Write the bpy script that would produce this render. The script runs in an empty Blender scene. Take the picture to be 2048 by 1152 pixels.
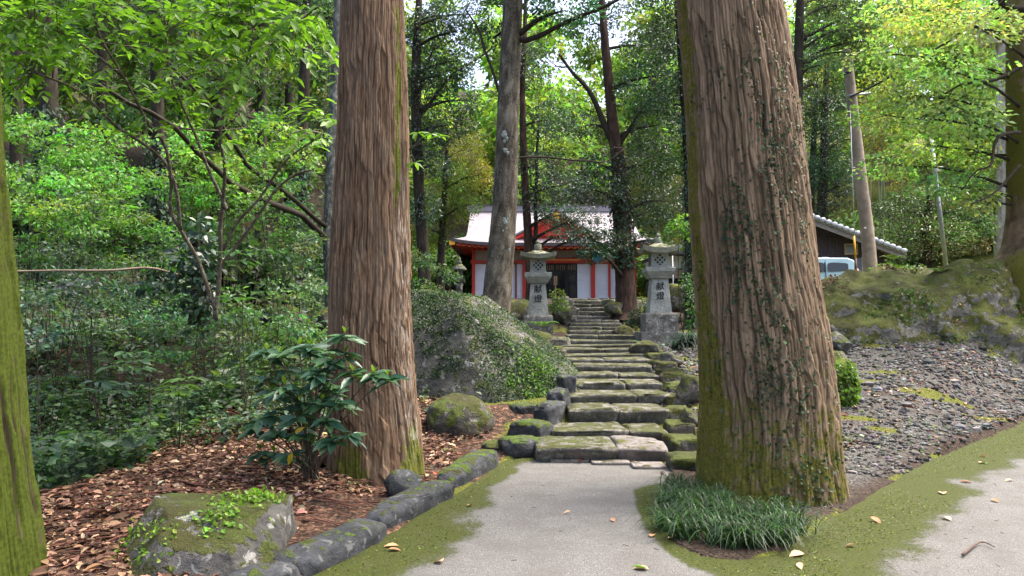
import bpy, math, random
import numpy as np
from mathutils import Vector, Matrix

# ------------------------------------------------------------------ camera, sky, sun, exposure
SC = bpy.context.scene
COL = SC.collection
FPX, EYE, PITCH = 1500.0, 1.55, math.atan(64/1500.0)
cam = bpy.data.cameras.new('camera'); camo = bpy.data.objects.new('camera', cam); COL.objects.link(camo)
cam.sensor_width = 36; cam.lens = FPX/2048*36; cam.clip_end = 1000; cam.clip_start = 0.05
camo.location = (0, 0, EYE); camo.rotation_euler = (math.pi/2 + PITCH, 0, 0)
SC.camera = camo
SUN_EL, SUN_AZ = math.radians(64), math.radians(72)      # azimuth clockwise from +Y (view direction) towards +X
wd = bpy.data.worlds.new('World'); SC.world = wd; wd.use_nodes = True
wn = wd.node_tree; bg = wn.nodes['Background']
sky = wn.nodes.new('ShaderNodeTexSky'); sky.sky_type = 'NISHITA'; sky.sun_disc = False
sky.sun_elevation = SUN_EL; sky.sun_rotation = SUN_AZ; sky.dust_density = 7.0; sky.air_density = 0.8; sky.ozone_density = 1.2
wn.links.new(sky.outputs[0], bg.inputs[0]); bg.inputs[1].default_value = 0.15
sl = bpy.data.lights.new('sun', 'SUN'); sl.energy = 1.15; sl.angle = math.radians(24); sl.color = (1.0, 0.95, 0.86)
so = bpy.data.objects.new('sun', sl); COL.objects.link(so)
sd = Vector((math.sin(SUN_AZ)*math.cos(SUN_EL), math.cos(SUN_AZ)*math.cos(SUN_EL), math.sin(SUN_EL)))
so.rotation_euler = (-sd).to_track_quat('-Z', 'Y').to_euler()
SC.view_settings.view_transform = 'Standard'; SC.view_settings.look = 'None'
SC.view_settings.gamma = 1; SC.view_settings.use_curve_mapping = False
SC.view_settings.exposure = 2.2
SC.cycles.max_bounces = 7; SC.cycles.diffuse_bounces = 4; SC.cycles.glossy_bounces = 2; SC.cycles.transmission_bounces = 5
SC.cycles.transparent_max_bounces = 6; SC.cycles.use_denoising = True

rng = np.random.default_rng(7); random.seed(7)
PI = math.pi

# ------------------------------------------------------------------ helpers
CT, ST = math.cos(PITCH), math.sin(PITCH)
def U(x, y, d):
    """the world point seen at photo pixel (x, y), d metres in front"""
    a, b = (x-1024)/FPX, (576-y)/FPX
    v = np.array([a, CT - b*ST, ST + b*CT]); v *= d/v[1]
    return np.array([v[0], v[1], v[2]+EYE])
def px(n, d): return n*d/FPX
W = {}
def newobj(name, data, parent=None, loc=(0,0,0)):
    o = bpy.data.objects.new(name, data); COL.objects.link(o)
    loc = np.array(loc, float)
    if parent is not None:
        o.parent = parent; o.location = loc - W[parent.name]
    else:
        o.location = loc
    W[o.name] = loc
    return o
def tag(o, label=None, cat=None, group=None, kind=None):
    if label: o['label'] = label
    if cat: o['category'] = cat
    if group: o['group'] = group
    if kind: o['kind'] = kind
    return o
def thing(name, label, cat, loc=(0,0,0), group=None):
    return tag(newobj(name, None, None, loc), label, cat, group)
def rawmesh(name, V, F, smooth=True, col=None, attrs=None):
    V = np.asarray(V, np.float32); Fs = F if isinstance(F, list) else [F]
    Fs = [np.asarray(f, np.int32) for f in Fs if len(f)]
    me = bpy.data.meshes.new(name)
    me.vertices.add(len(V)); me.vertices.foreach_set('co', V.ravel())
    li = np.concatenate([f.ravel() for f in Fs]); me.loops.add(len(li)); me.loops.foreach_set('vertex_index', li)
    tot = np.concatenate([np.full(len(f), f.shape[1], np.int32) for f in Fs])
    me.polygons.add(len(tot)); me.polygons.foreach_set('loop_start', np.concatenate([[0], np.cumsum(tot)[:-1]]).astype(np.int32))
    me.update(calc_edges=True)
    me.polygons.foreach_set('use_smooth', np.full(len(tot), bool(smooth)))
    if col is not None:
        a = me.attributes.new('col', 'FLOAT_COLOR', 'POINT')
        c = np.ones((len(V), 4), np.float32); c[:, :3] = col; a.data.foreach_set('color', c.ravel())
    for k, v in (attrs or {}).items():
        a = me.attributes.new(k, 'FLOAT', 'POINT'); a.data.foreach_set('value', np.asarray(v, np.float32).ravel())
    return me
def mk(name, V, F, mat, parent=None, smooth=True, col=None, attrs=None, loc=None):
    """one mesh object from world-space points; its origin is its parent's (or loc)"""
    org = np.array(loc if loc is not None else (W[parent.name] if parent is not None else (0,0,0)), float)
    me = rawmesh(name, np.asarray(V)-org, F, smooth, col, attrs)
    if mat: me.materials.append(mat)
    return newobj(name, me, parent, org)
def join(parts):
    Vs, Fs, n = [], {}, 0
    for V, F in parts:
        Vs.append(np.asarray(V, float))
        for f in (F if isinstance(F, list) else [F]):
            f = np.asarray(f); 
            if len(f): Fs.setdefault(f.shape[1], []).append(f+n)
        n += len(V)
    return np.concatenate(Vs), [np.concatenate(v) for v in Fs.values()]

def _h(ix, iy, iz, seed):
    h = (ix.astype(np.int64)*374761393 + iy.astype(np.int64)*668265263 + iz.astype(np.int64)*2147483647 + seed*974634777) & 0xffffffff
    h = ((h ^ (h >> 13))*1274126177) & 0xffffffff
    h = ((h ^ (h >> 16))*2246822519) & 0xffffffff
    h ^= h >> 15
    return (h & 0xffffff)/float(0xffffff)
def vn(p, seed=0):
    p = np.asarray(p, float); i = np.floor(p); f = p-i; f = f*f*(3-2*f); i = i.astype(np.int64)
    x, y, z = i[..., 0], i[..., 1], i[..., 2]; fx, fy, fz = f[..., 0], f[..., 1], f[..., 2]
    r = 0
    for dx in (0, 1):
        for dy in (0, 1):
            for dz in (0, 1):
                r = r + (fx if dx else 1-fx)*(fy if dy else 1-fy)*(fz if dz else 1-fz)*_h(x+dx, y+dy, z+dz, seed)
    return r*2-1
def fbm(p, o=4, seed=0):
    p = np.asarray(p, float); r = 0; a = 0.5
    for k in range(o): r = r + a*vn(p*(2**k), seed+k*17); a *= 0.5
    return r
def v3(x, y, z=0): 
    x, y, z = np.broadcast_arrays(x, y, z); return np.stack([x, y, z], -1).astype(float)
def ss(a, b, x):
    t = np.clip((x-a)/(b-a), 0, 1); return t*t*(3-2*t)
def unit(v): 
    v = np.asarray(v, float); return v/np.maximum(np.linalg.norm(v, axis=-1, keepdims=True), 1e-9)
def grid_faces(nu, nv, wrap=False):
    """faces of a nu x nv vertex grid (index u*nv+v); wrap closes v"""
    u = np.arange(nu-1)[:, None]; v = np.arange(nv if wrap else nv-1)[None, :]
    v2 = (v+1) % nv
    return np.stack([u*nv+v, u*nv+v2, (u+1)*nv+v2, (u+1)*nv+v], -1).reshape(-1, 4)
def tube(pts, rad, n=8, cap=True):
    P = np.asarray(pts, float); rad = np.atleast_1d(np.asarray(rad, float)); rad = np.interp(np.linspace(0, 1, len(P)), np.linspace(0, 1, len(rad)), rad)
    T = unit(np.gradient(P, axis=0)); up = np.array([0, 0, 1.0]) if abs(T[0, 2]) < .9 else np.array([1.0, 0, 0])
    a = np.linspace(0, 2*PI, n, endpoint=False); V = []
    for k in range(len(P)):
        X = unit(np.cross(T[k], up)); Y = np.cross(X, T[k]); up = Y
        V.append(P[k] + rad[k]*(np.cos(a)[:, None]*X + np.sin(a)[:, None]*Y))
    V = np.concatenate(V); F = [grid_faces(len(P), n, True)]
    if cap:
        V = np.concatenate([V, P[[0, -1]]]); m = len(P)*n; i = np.arange(n); j = (i+1) % n
        F.append(np.concatenate([np.stack([np.full(n, m), j, i], -1), np.stack([np.full(n, m+1), (len(P)-1)*n+i, (len(P)-1)*n+j], -1)]))
    return V, F
def smooth_path(pts, n=16, ts=None):
    P = np.asarray(pts, float); t = np.linspace(0, len(P)-1, n) if ts is None else ts; i = np.minimum(t.astype(int), len(P)-2); f = (t-i)[:, None]
    A = P[np.maximum(i-1, 0)]; B = P[i]; C = P[i+1]; D = P[np.minimum(i+2, len(P)-1)]
    return 0.5*((2*B)+(-A+C)*f+(2*A-5*B+4*C-D)*f**2+(-A+3*B-3*C+D)*f**3)
def box(c, s, rz=0.0, taper=1.0):
    """box centred at c, size s; the top scaled by taper"""
    x, y, z = np.array(s)/2.0
    V = np.array([[-x,-y,-z],[x,-y,-z],[x,y,-z],[-x,y,-z],[-x*taper,-y*taper,z],[x*taper,-y*taper,z],[x*taper,y*taper,z],[-x*taper,y*taper,z]])
    ca, sa = math.cos(rz), math.sin(rz); V = np.stack([V[:,0]*ca-V[:,1]*sa, V[:,0]*sa+V[:,1]*ca, V[:,2]], -1)+np.array(c)
    return V, np.array([[0,3,2,1],[4,5,6,7],[0,1,5,4],[1,2,6,5],[2,3,7,6],[3,0,4,7]])
def bevel(o, w, seg=2):
    m = o.modifiers.new('bevel', 'BEVEL'); m.width = w; m.segments = seg; m.limit_method = 'ANGLE'; return o
_ico = {}
def ico(n):
    if n not in _ico:
        import bmesh
        bm = bmesh.new(); bmesh.ops.create_icosphere(bm, subdivisions=n, radius=1)
        _ico[n] = (np.array([v.co[:] for v in bm.verts]), np.array([[v.index for v in f.verts] for f in bm.faces])); bm.free()
    return _ico[n]

# leaf templates: x across, y along, z normal
LEAF2 = (np.array([[0,0,0],[.5,.45,.10],[0,1,-.05],[-.5,.45,.10]]), np.array([[0,1,2],[0,2,3]]))
def _leafN():
    ts = [0, .18, .42, .68, .88, 1]; w = [0, .33, .5, .38, .16, 0]; V = []
    for t, h in zip(ts, w):
        z = -.16*t*t
        V += [[0, t, z]] if h == 0 else [[-h, t, z+.14*h], [0, t, z-.02], [h, t, z+.14*h]]
    F = [[0, 2, 1], [0, 3, 2]]
    for k in range(3):
        a = 1+3*k; b = a+3
        F += [[a, a+1, b+1], [a, b+1, b], [a+1, a+2, b+2], [a+1, b+2, b+1]]
    F += [[10, 11, 13], [11, 12, 13]]
    return np.array(V, float), np.array(F)
LEAFN = _leafN()
LEAF4 = (np.array([[0,0,0],[.4,.3,.09],[.36,.66,.05],[0,1,-.12],[-.36,.66,.05],[-.4,.3,.09],[0,.5,-.02]]), np.array([[0,1,6],[1,2,6],[2,3,6],[3,4,6],[4,5,6],[5,0,6]]))
def scatter(tpl, P, D, Nn, size, wid=0.5):
    """copies of a leaf template at P, along D, facing Nn; returns verts, faces"""
    tv, tf = tpl; P = np.asarray(P, float); n = len(P)
    D = unit(D); X = unit(np.cross(D, Nn)); Z = np.cross(X, D)
    size = np.broadcast_to(size, (n,))[:, None, None]; wid = np.broadcast_to(wid, (n,))[:, None, None]
    V = P[:, None] + size*(tv[None, :, :1]*X[:, None]*wid*2 + tv[None, :, 1:2]*D[:, None] + tv[None, :, 2:3]*Z[:, None])
    F = tf[None]+(np.arange(n)*len(tv))[:, None, None]
    return V.reshape(-1, 3), F.reshape(-1, tf.shape[1])
def leafcol(n, k, base, var=.25, hue=.12, per=None):
    """per-leaf colours spread over k template vertices"""
    c = np.array(base)[None]*np.exp(rng.normal(0, var, (n, 1)))*np.exp(rng.normal(0, hue, (n, 3)))
    if per is not None: c = c*per
    return np.repeat(c, k, 0)
def rdir(n): return unit(rng.normal(size=(n, 3)))
def clump_leaves(C, R, n, flat=.6, up=1.0, droop=.25, shell=.55):
    """n leaf positions, directions and normals in a ragged ball at C"""
    u = rdir(n); r = (rng.random(n)**(1/3))[:, None]*(1-shell)+shell*rng.random((n, 1))**.5
    P = u*r*np.array([1, 1, flat])*np.asarray(R)
    P = P*(1+.55*fbm(P/np.mean(R)*1.7+C, 2, 3)[:, None])+C
    D = unit(u*np.array([1, 1, .35])+rng.normal(0, .55, (n, 3))-np.array([0, 0, droop]))
    N = unit(rng.normal(0, .55, (n, 3))+np.array([0, 0, up]))
    return P, D, N

# ------------------------------------------------------------------ materials
class NT:
    def __init__(s, name):
        s.m = bpy.data.materials.new(name); s.m.use_nodes = True; s.t = s.m.node_tree; s.b = s.t.nodes['Principled BSDF']; s.o = s.t.nodes['Material Output']
    def n(s, t, **k):
        nd = s.t.nodes.new('ShaderNode'+t)
        for a, v in k.items(): setattr(nd, a, v)
        return nd
    def l(s, a, b): s.t.links.new(a, b)
    def set(s, sock, v):
        if isinstance(v, bpy.types.NodeSocket): s.l(v, sock)
        elif hasattr(sock.default_value, '__len__') and len(sock.default_value) == 4 and len(v) == 3: sock.default_value = (*v, 1)
        else: sock.default_value = v
    def pos(s, obj=False): 
        return s.n('TexCoord').outputs['Object'] if obj else s.n('NewGeometry').outputs['Position']
    def scale(s, v, sc):
        nd = s.n('VectorMath', operation='MULTIPLY'); s.l(v, nd.inputs[0]); nd.inputs[1].default_value = sc if hasattr(sc, '__len__') else (sc,)*3; return nd.outputs[0]
    def noise(s, v, sc=1, det=4, rough=.55, dist=0):
        nd = s.n('TexNoise'); s.l(v, nd.inputs['Vector']); nd.inputs['Scale'].default_value = sc; nd.inputs['Detail'].default_value = det
        nd.inputs['Roughness'].default_value = rough; nd.inputs['Distortion'].default_value = dist; return nd.outputs[0]
    def vor(s, v, sc=1, feat='F1', out='Distance'):
        nd = s.n('TexVoronoi', feature=feat); s.l(v, nd.inputs['Vector']); nd.inputs['Scale'].default_value = sc; return nd.outputs[out]
    def math(s, op, a, b=0.0, c=0.0):
        nd = s.n('Math', operation=op); s.set(nd.inputs[0], a); s.set(nd.inputs[1], b); s.set(nd.inputs[2], c); return nd.outputs[0]
    def ramp(s, f, a, b, lo=0.0, hi=1.0):
        nd = s.n('MapRange', interpolation_type='SMOOTHSTEP'); s.set(nd.inputs[0], f); nd.inputs[1].default_value = a; nd.inputs[2].default_value = b
        nd.inputs[3].default_value = lo; nd.inputs[4].default_value = hi; return nd.outputs[0]
    def mix(s, f, a, b, mode='MIX'):
        nd = s.n('Mix', data_type='RGBA', blend_type=mode); s.set(nd.inputs[0], f); s.set(nd.inputs[6], a); s.set(nd.inputs[7], b); return nd.outputs[2]
    def attr(s, name, out='Fac'): return s.n('Attribute', attribute_name=name).outputs[out]
    def bump(s, h, st=.5, dist=.01):
        nd = s.n('Bump'); nd.inputs['Strength'].default_value = st; nd.inputs['Distance'].default_value = dist; s.l(h, nd.inputs['Height']); s.l(nd.outputs[0], s.b.inputs['Normal'])
    def fin(s, col, rough=.8, spec=.3, metal=0):
        s.set(s.b.inputs['Base Color'], col); s.set(s.b.inputs['Roughness'], rough); s.b.inputs['Specular IOR Level'].default_value = spec; s.b.inputs['Metallic'].default_value = metal; return s.m
    def upz(s):
        sp = s.n('SeparateXYZ'); s.l(s.n('NewGeometry').outputs['Normal'], sp.inputs[0]); return sp.outputs[2]

def m_leaf(name, rough=.45, trans=.46, tint=(1.2, 1.32, .58), spec=.4):
    k = NT(name); c = k.attr('col', 'Color'); ge = k.n('NewGeometry')
    c2 = k.mix(.35, c, k.mix(1, c, k.ramp(k.noise(ge.outputs['Position'], 9, 2), .3, .7, .6, 1.3), 'MULTIPLY'))
    k.fin(c2, rough, spec)
    tr = k.n('BsdfTranslucent'); k.l(k.mix(1, c2, tint, 'MULTIPLY'), tr.inputs[0])
    ms = k.n('MixShader'); ms.inputs[0].default_value = trans; k.l(k.b.outputs[0], ms.inputs[1]); k.l(tr.outputs[0], ms.inputs[2]); k.l(ms.outputs[0], k.o.inputs[0])
    return k.m
LEAF = m_leaf('leaf'); LEAFGLOSS = m_leaf('glossy_leaf', .36, .25, (1.2, 1.3, .5), .5); LEAFIVY = m_leaf('ivy_leaf', .55, .2, (1.2, 1.3, .5), .3); LEAFDRY = m_leaf('dry_leaf', .75, .12, (1.1, 1, .8), .2)
MOSSY = (.072, .085, .014)
def m_rock(name, c1, c2, moss=.5, mosscol=(.075, .1, .016), lichen=.3, sc=1.0, dark=.4):
    k = NT(name); p = k.pos()
    n1 = k.noise(p, 2.2*sc, 6, .65); n2 = k.noise(p, 18*sc, 5, .7); n3 = k.noise(p, 5*sc, 4, .6, .4)
    c = k.mix(k.ramp(n1, .32, .68), c1, c2)
    c = k.mix(k.ramp(n2, .3, .75), k.mix(dark, c, (.012, .012, .011)), c)
    c = k.mix(k.math('MULTIPLY', k.ramp(k.noise(p, 7*sc, 3, .5, .6), .60, .66), lichen), c, (.42, .42, .38))
    up = k.upz()
    mm = k.math('ADD', k.math('MULTIPLY', up, .26), n3)
    mm = k.ramp(mm, .91-moss*.4, 1.0-moss*.4)
    mc = k.mix(k.ramp(k.noise(p, 40*sc, 3), .3, .7), mosscol, tuple(v*1.9 for v in mosscol)); mc = k.mix(k.ramp(n1, .35, .65), mc, (.05, .05, .012))
    c = k.mix(mm, c, mc)
    k.bump(k.math('ADD', k.math('ADD', k.math('ADD', n2, k.math('MULTIPLY', k.noise(p, 70*sc, 4, .7), .5)), k.math('MULTIPLY', n3, 1.5)), k.math('MULTIPLY', mm, k.noise(p, 110*sc, 2))), 1.0, .03/sc)
    return k.fin(c, .85, .25)
ROCK = m_rock('boulder_stone', (.07, .07, .06), (.15, .145, .125), .62, lichen=.5, mosscol=(.05, .065, .014))
ROCKMOSS = m_rock('mossy_stone', (.06, .057, .046), (.13, .12, .095), .92, mosscol=(.055, .072, .012))
ROCKPALE = m_rock('embankment_stone', (.10, .095, .075), (.24, .225, .175), .98, mosscol=(.082, .092, .018))
KERB = m_rock('kerb_stone', (.024, .027, .030), (.075, .08, .085), .34, lichen=.2, sc=1.6, mosscol=(.05, .082, .009))
KERBM = m_rock('mossy_kerb_stone', (.03, .033, .036), (.075, .08, .085), .66, lichen=.1, sc=1.6, mosscol=(.05, .088, .008))
STEP = m_rock('step_stone', (.11, .104, .085), (.25, .238, .20), .56, lichen=.3, sc=1.5, mosscol=(.05, .06, .012), dark=.55)
STEPP = m_rock('clean_step_stone', (.13, .115, .105), (.25, .225, .205), .3, lichen=.15, sc=1.5, mosscol=(.07, .08, .014), dark=.3)
LANT = m_rock('lantern_granite', (.24, .255, .225), (.38, .395, .355), .12, lichen=.25, sc=1.4, dark=.35, mosscol=(.11, .125, .05))
LANTM = m_rock('mossy_lantern_granite', (.19, .195, .15), (.32, .33, .25), .60, lichen=.1, sc=1.2, mosscol=(.14, .15, .06))
LANTB = m_rock('stained_lantern_granite', (.10, .095, .08), (.30, .29, .26), .25, lichen=.7, sc=2.2, dark=.6)
def m_plain(name, c, rough=.6, spec=.4, metal=0, var=.15, sc=6, bump=0.0):
    k = NT(name); p = k.pos(); n = k.noise(p, sc, 5, .6)
    col = k.mix(k.ramp(n, .3, .7), tuple(v*(1-var) for v in c), tuple(min(1, v*(1+var)) for v in c))
    if bump: k.bump(n, bump, .01)
    return k.fin(col, rough, spec, metal)
def m_bark(name, c1, c2, c3, moss=(.07, .075, .012), fs=(26, 26, 2.2)):
    k = NT(name); p = k.pos(True); st = k.scale(p, fs); n = k.noise(st, 1, 6, .65, .3); n2 = k.noise(k.scale(p, (fs[0]*2.6, fs[1]*2.6, fs[2]*2.5)), 1, 4, .6); big = k.noise(k.scale(p, (8, 8, 2.6)), 1, 5, .65)
    g = k.attr('groove'); tone = k.attr('tone')
    c = k.mix(k.ramp(n, .3, .7), c1, c2); c = k.mix(k.ramp(big, .42, .62), c, c3); c = k.mix(k.ramp(k.noise(k.scale(p, (16, 16, 7)), 1, 5, .7), .55, .72, 0, .6), c, tuple(v*.6 for v in c1)); c = k.mix(k.ramp(n2, .55, .8, 0, .5), c, tuple(v*1.9 for v in c2))
    c = k.mix(k.ramp(tone, .45, 1, 0, .55), c, tuple(min(1, v*1.5) for v in c2)); c = k.mix(k.ramp(tone, .45, 0, 0, .5), c, tuple(v*.8 for v in c1)); c = k.mix(k.math('MULTIPLY', g, .7), c, tuple(v*.4 for v in c1))
    mm = k.ramp(k.math('ADD', k.attr('moss'), k.math('MULTIPLY', k.math('SUBTRACT', k.noise(p, 7, 5, .7), .5), 1.1)), .42, .62)
    c = k.mix(mm, c, k.mix(k.ramp(k.noise(p, 45, 3), .3, .7), moss, tuple(v*1.8 for v in moss)))
    wh = k.math('MULTIPLY', k.attr('pale'), k.ramp(n, .5, .62)); c = k.mix(wh, c, (.5, .48, .42))  # own pale bark on some trees, painted side highlight on the cedars
    k.bump(k.math('ADD', n, k.math('MULTIPLY', n2, .6)), .8, .012)
    return k.fin(c, .9, .15)
BARKR = m_bark('cedar_bark_reddish', (.080, .045, .026), (.215, .142, .086), (.155, .112, .074), fs=(46, 46, 5))
BARKB = m_bark('cedar_bark_brown', (.085, .056, .032), (.225, .158, .10), (.175, .125, .075), moss=(.075, .070, .012), fs=(44, 44, 5))
BARKMOSS = m_bark('moss_covered_bark', (.05, .04, .02), (.10, .085, .04), (.06, .06, .02), moss=(.034, .046, .005))
BARKG = m_bark('grey_mottled_bark', (.032, .026, .018), (.21, .185, .14), (.075, .06, .042), moss=(.035, .04, .01), fs=(34, 34, 20))
BARKD = m_bark('dark_bark', (.022, .018, .013), (.055, .045, .034), (.035, .03, .02), fs=(14, 14, 6))
BARKRD = m_bark('dark_reddish_bark', (.035, .02, .014), (.10, .062, .045), (.06, .04, .03))
BARKL = m_bark('lichen_spotted_bark', (.04, .042, .036), (.15, .16, .145), (.07, .075, .065), fs=(16, 16, 9))
BARKP = m_bark('pale_bark', (.32, .27, .22), (.5, .44, .38), (.42, .36, .3), fs=(6, 6, 3))
WOOD = m_plain('bamboo_culm', (.16, .20, .09), .5)

# ------------------------------------------------------------------ terrain
def G(x, y, z=0.0):
    a, b = (x-1024)/FPX, (576-y)/FPX
    v = np.array([a, CT-b*ST, ST+b*CT]); t = (z-EYE)/v[2]; return np.array([v[0]*t, v[1]*t])
CONC = np.array([G(470,1240), G(615,1152), G(800,1062), G(925,985), G(1010,925), G(1050,912), G(1100,905), G(1230,905), G(1338,928),
    G(1312,985), G(1308,1040), G(1345,1090), G(1400,1117), G(1480,1125), G(1560,1114), G(1620,1080), G(1660,1045), G(1725,1008), G(1850,930), G(1950,885), G(2048,846),
    (13.0, 15.5), (22, 15.5), (22, -9), (-2.2, -9), (-2.2, 2.4)])
def sdf_poly(P, Q):
    """signed distance (negative inside) from points P (n,2) to polygon Q"""
    d = np.full(len(P), 1e9); ins = np.zeros(len(P), bool)
    for i in range(len(Q)):
        a, b = Q[i], Q[(i+1) % len(Q)]; e = b-a; w = P-a
        t = np.clip((w@e)/(e@e), 0, 1)[:, None]; d = np.minimum(d, np.linalg.norm(w-t*e, axis=1))
        c = ((a[1] > P[:, 1]) != (b[1] > P[:, 1])) & (P[:, 0] < (b[0]-a[0])*(P[:, 1]-a[1])/(b[1]-a[1]+1e-12)+a[0]); ins ^= c
    return np.where(ins, -d, d)
GY = [-30, 8.2, 9.1, 9.9, 10.7, 12.3, 13.9, 16.3, 18, 20, 22, 23, 24.2, 26, 28, 36, 42, 60, 90, 150]
GZ = [0, 0, .12, .28, .42, .58, .76, .95, 1.13, 1.28, 1.46, 1.6, 1.8, 2.2, 2.3, 2.48, 2.9, 11, 27, 48]
def ground_z(x, y):
    x = np.asarray(x, float); y = np.asarray(y, float); sh = np.broadcast(x, y).shape
    x = np.broadcast_to(x, sh).ravel(); y = np.broadcast_to(y, sh).ravel()
    g = np.interp(y, GY, GZ)
    s = -.72*(x-2.9)+.69*(y-6.28)                                   # how far up the lot from the concrete's edge
    rt = ss(2.2, 3.2, x)
    z = g*(1-rt)+rt*np.minimum(g, .5*np.maximum(s, 0)+.02)
    z = z+1.45*ss(16.3, 19.3, y)*(1-ss(21.5, 25.5, y))*ss(6.8, 12.5, x)        # embankment above the gravel lot
    z = z-1.0*ss(-3.75, -5.4, x)*(1-ss(9.5, 17, y))                  # gully beyond the leaf-littered bank
    z = z+.28*np.maximum(0, -x-8.5)*ss(7, 15, y)+.35*np.maximum(0, x-17)*ss(24, 36, y)
    z = z+.16*ss(-1.0, -2.4, x)*(1-ss(-3.4, -4.4, x))*ss(4.2, 6, y)*(1-ss(9, 12, y))
    lat = np.abs(x-np.interp(y, [8, 17, 23, 27], [1.35, 2.25, 2.45, 1.85]))
    z = z-.09*(1-ss(.7, 1.1, lat))*ss(8.0, 8.6, y)*(1-ss(25.5, 26.5, y))     # bed under the steps
    P = v3(x, y)
    rough = .05+.25*ss(20, 60, y)
    z = z+rough*fbm(P*.7, 4, 5)+.025*fbm(P*3.5, 3, 9)*(1-ss(15, 30, y))
    d = sdf_poly(np.stack([x, y], -1), CONC) if len(x) < 900000 else np.zeros_like(x)
    edge = d+.05*fbm(P*2.5, 3, 12)
    near = 1-ss(.0, 1.6, np.maximum(edge, 0))
    z = np.where(y < 16, z*(1-near)+near*np.maximum(np.minimum(z, .1), .015), z)
    k = ss(-.03, .06, edge)
    z = z*k+(-.07)*(1-k)
    return z.reshape(sh)
def gz(x, y): return float(ground_z(np.array([x]), np.array([y]))[0])
def ground_at(x, y, lo=4.0, hi=60.0):
    """how far off the ground lies that shows at photo pixel (x, y)"""
    ds = np.arange(lo, hi, .1); P = np.array([U(x, y, q) for q in ds]); k_ = np.nonzero(P[:, 2] <= ground_z(P[:, 0], P[:, 1])+.02)[0]
    return float(ds[k_[0]]) if len(k_) else hi
def axis(lo, flo, fhi, hi, f, c):
    a = np.arange(flo, fhi, f); l = []; t = flo; s = f
    while t > lo: s = min(s*1.10, c); t -= s; l.append(t)
    r = []; t = fhi; s = f
    while t < hi: s = min(s*1.10, c); t += s; r.append(t)
    return np.concatenate([l[::-1], a, r])
gx = axis(-110, -4.6, 5.2, 110, .05, 3.0); gy = axis(-14, 4.2, 10.5, 150, .05, 2.0)
X, Y = np.meshgrid(gx, gy, indexing='ij'); Z = ground_z(X, Y)
P2 = np.stack([X.ravel(), Y.ravel()], -1); dC = sdf_poly(P2, CONC)
Xr, Yr = X.ravel(), Y.ravel(); nz = fbm(v3(Xr, Yr)*.9, 4, 21); nz2 = fbm(v3(Xr, Yr)*2.3, 4, 31)
litter = ss(.35, -.25, Xr-np.interp(Yr, [4, 9, 14], [-.9, .35, .6]))*ss(-4.9, -4.0, Xr+.4*nz)*(1-ss(11, 14, Yr))
gravel = ss(2.1, 3.0, Xr+.4*nz)*ss(.05, .35, dC)*(1-ss(16.6, 17.6, Yr+.6*nz))
mossg = np.clip(ss(.1, .4, nz2+.35*ss(16, 18, Yr)*ss(5, 8, Xr)*2-.1)*(.55+.45*ss(15, 18, Yr))*ss(2, 3, Xr)+ss(8, 10, Yr)*(1-ss(26, 30, Yr))*ss(-2, 0, Xr)*(1-ss(3, 5, Xr))*.9*ss(-.2, .2, nz), 0, 1)
PATCH = [(*G(x_, y_, z_), r_) for x_, y_, z_, r_ in ((1760,775,.4,.35),(1830,790,.4,.3),(1900,775,.5,.35),(1975,790,.45,.3),(1720,790,.35,.3),(1760,695,.95,.4),(1840,697,.9,.35),(1905,695,.9,.3),(1760,845,.25,.2),(1700,830,.3,.25))]
pm = np.zeros_like(Xr)
for x_, y_, r_ in PATCH: pm = np.maximum(pm, 1-ss(.5, 1.15, np.hypot((Xr-x_)/1.6, (Yr-y_)/.55)/r_+.5*nz2))
mossg = np.maximum(mossg, pm); mossg = np.maximum(mossg, .5*ss(24, 31, Yr)*ss(-.35, .1, nz)); mossg = np.maximum(mossg, (1-ss(.02, .25, np.abs(dC)))*ss(-.1, .25, nz2)*.7)
k = NT('forest_floor'); p = k.pos()
n = k.noise(p, 14, 5, .7); v = k.vor(p, 22, out='Color'); vs = k.n('SeparateColor'); k.l(v, vs.inputs[0])
soil = k.mix(k.ramp(n, .3, .7), (.022, .016, .012), (.06, .043, .032))
lit = k.mix(k.ramp(vs.outputs[0], .2, .9), (.055, .03, .02), (.19, .105, .066)); lit = k.mix(k.ramp(n, .4, .6), soil, lit)
v2 = k.vor(p, 34, out='Color'); vs2 = k.n('SeparateColor'); k.l(v2, vs2.inputs[0])
gr = k.mix(vs2.outputs[0], (.038, .037, .033), (.115, .112, .102)); gr = k.mix(k.ramp(k.noise(p, 3, 4, .6), .45, .7), gr, (.055, .042, .033))
c = k.mix(k.attr('litter'), soil, lit); c = k.mix(k.attr('gravel'), c, gr)
mo = k.mix(k.ramp(k.noise(p, 50, 3), .3, .7), (.05, .055, .01), (.115, .125, .022))
mf = k.ramp(k.math('ADD', k.attr('mossg'), k.math('MULTIPLY', k.math('SUBTRACT', k.noise(p, 9, 5, .7), .5), .9)), .45, .62)
c = k.mix(mf, c, mo)
k.bump(k.math('ADD', n, k.math('MULTIPLY', k.vor(p, 34), 1.2)), .8, .03); GROUND = k.fin(c, .95, .12)
grd = mk('ground', np.stack([X.ravel(), Y.ravel(), Z.ravel()], -1), grid_faces(len(gx), len(gy)), GROUND, attrs={'litter': litter, 'gravel': gravel, 'mossg': mossg})
grd['kind'] = 'structure'
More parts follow.
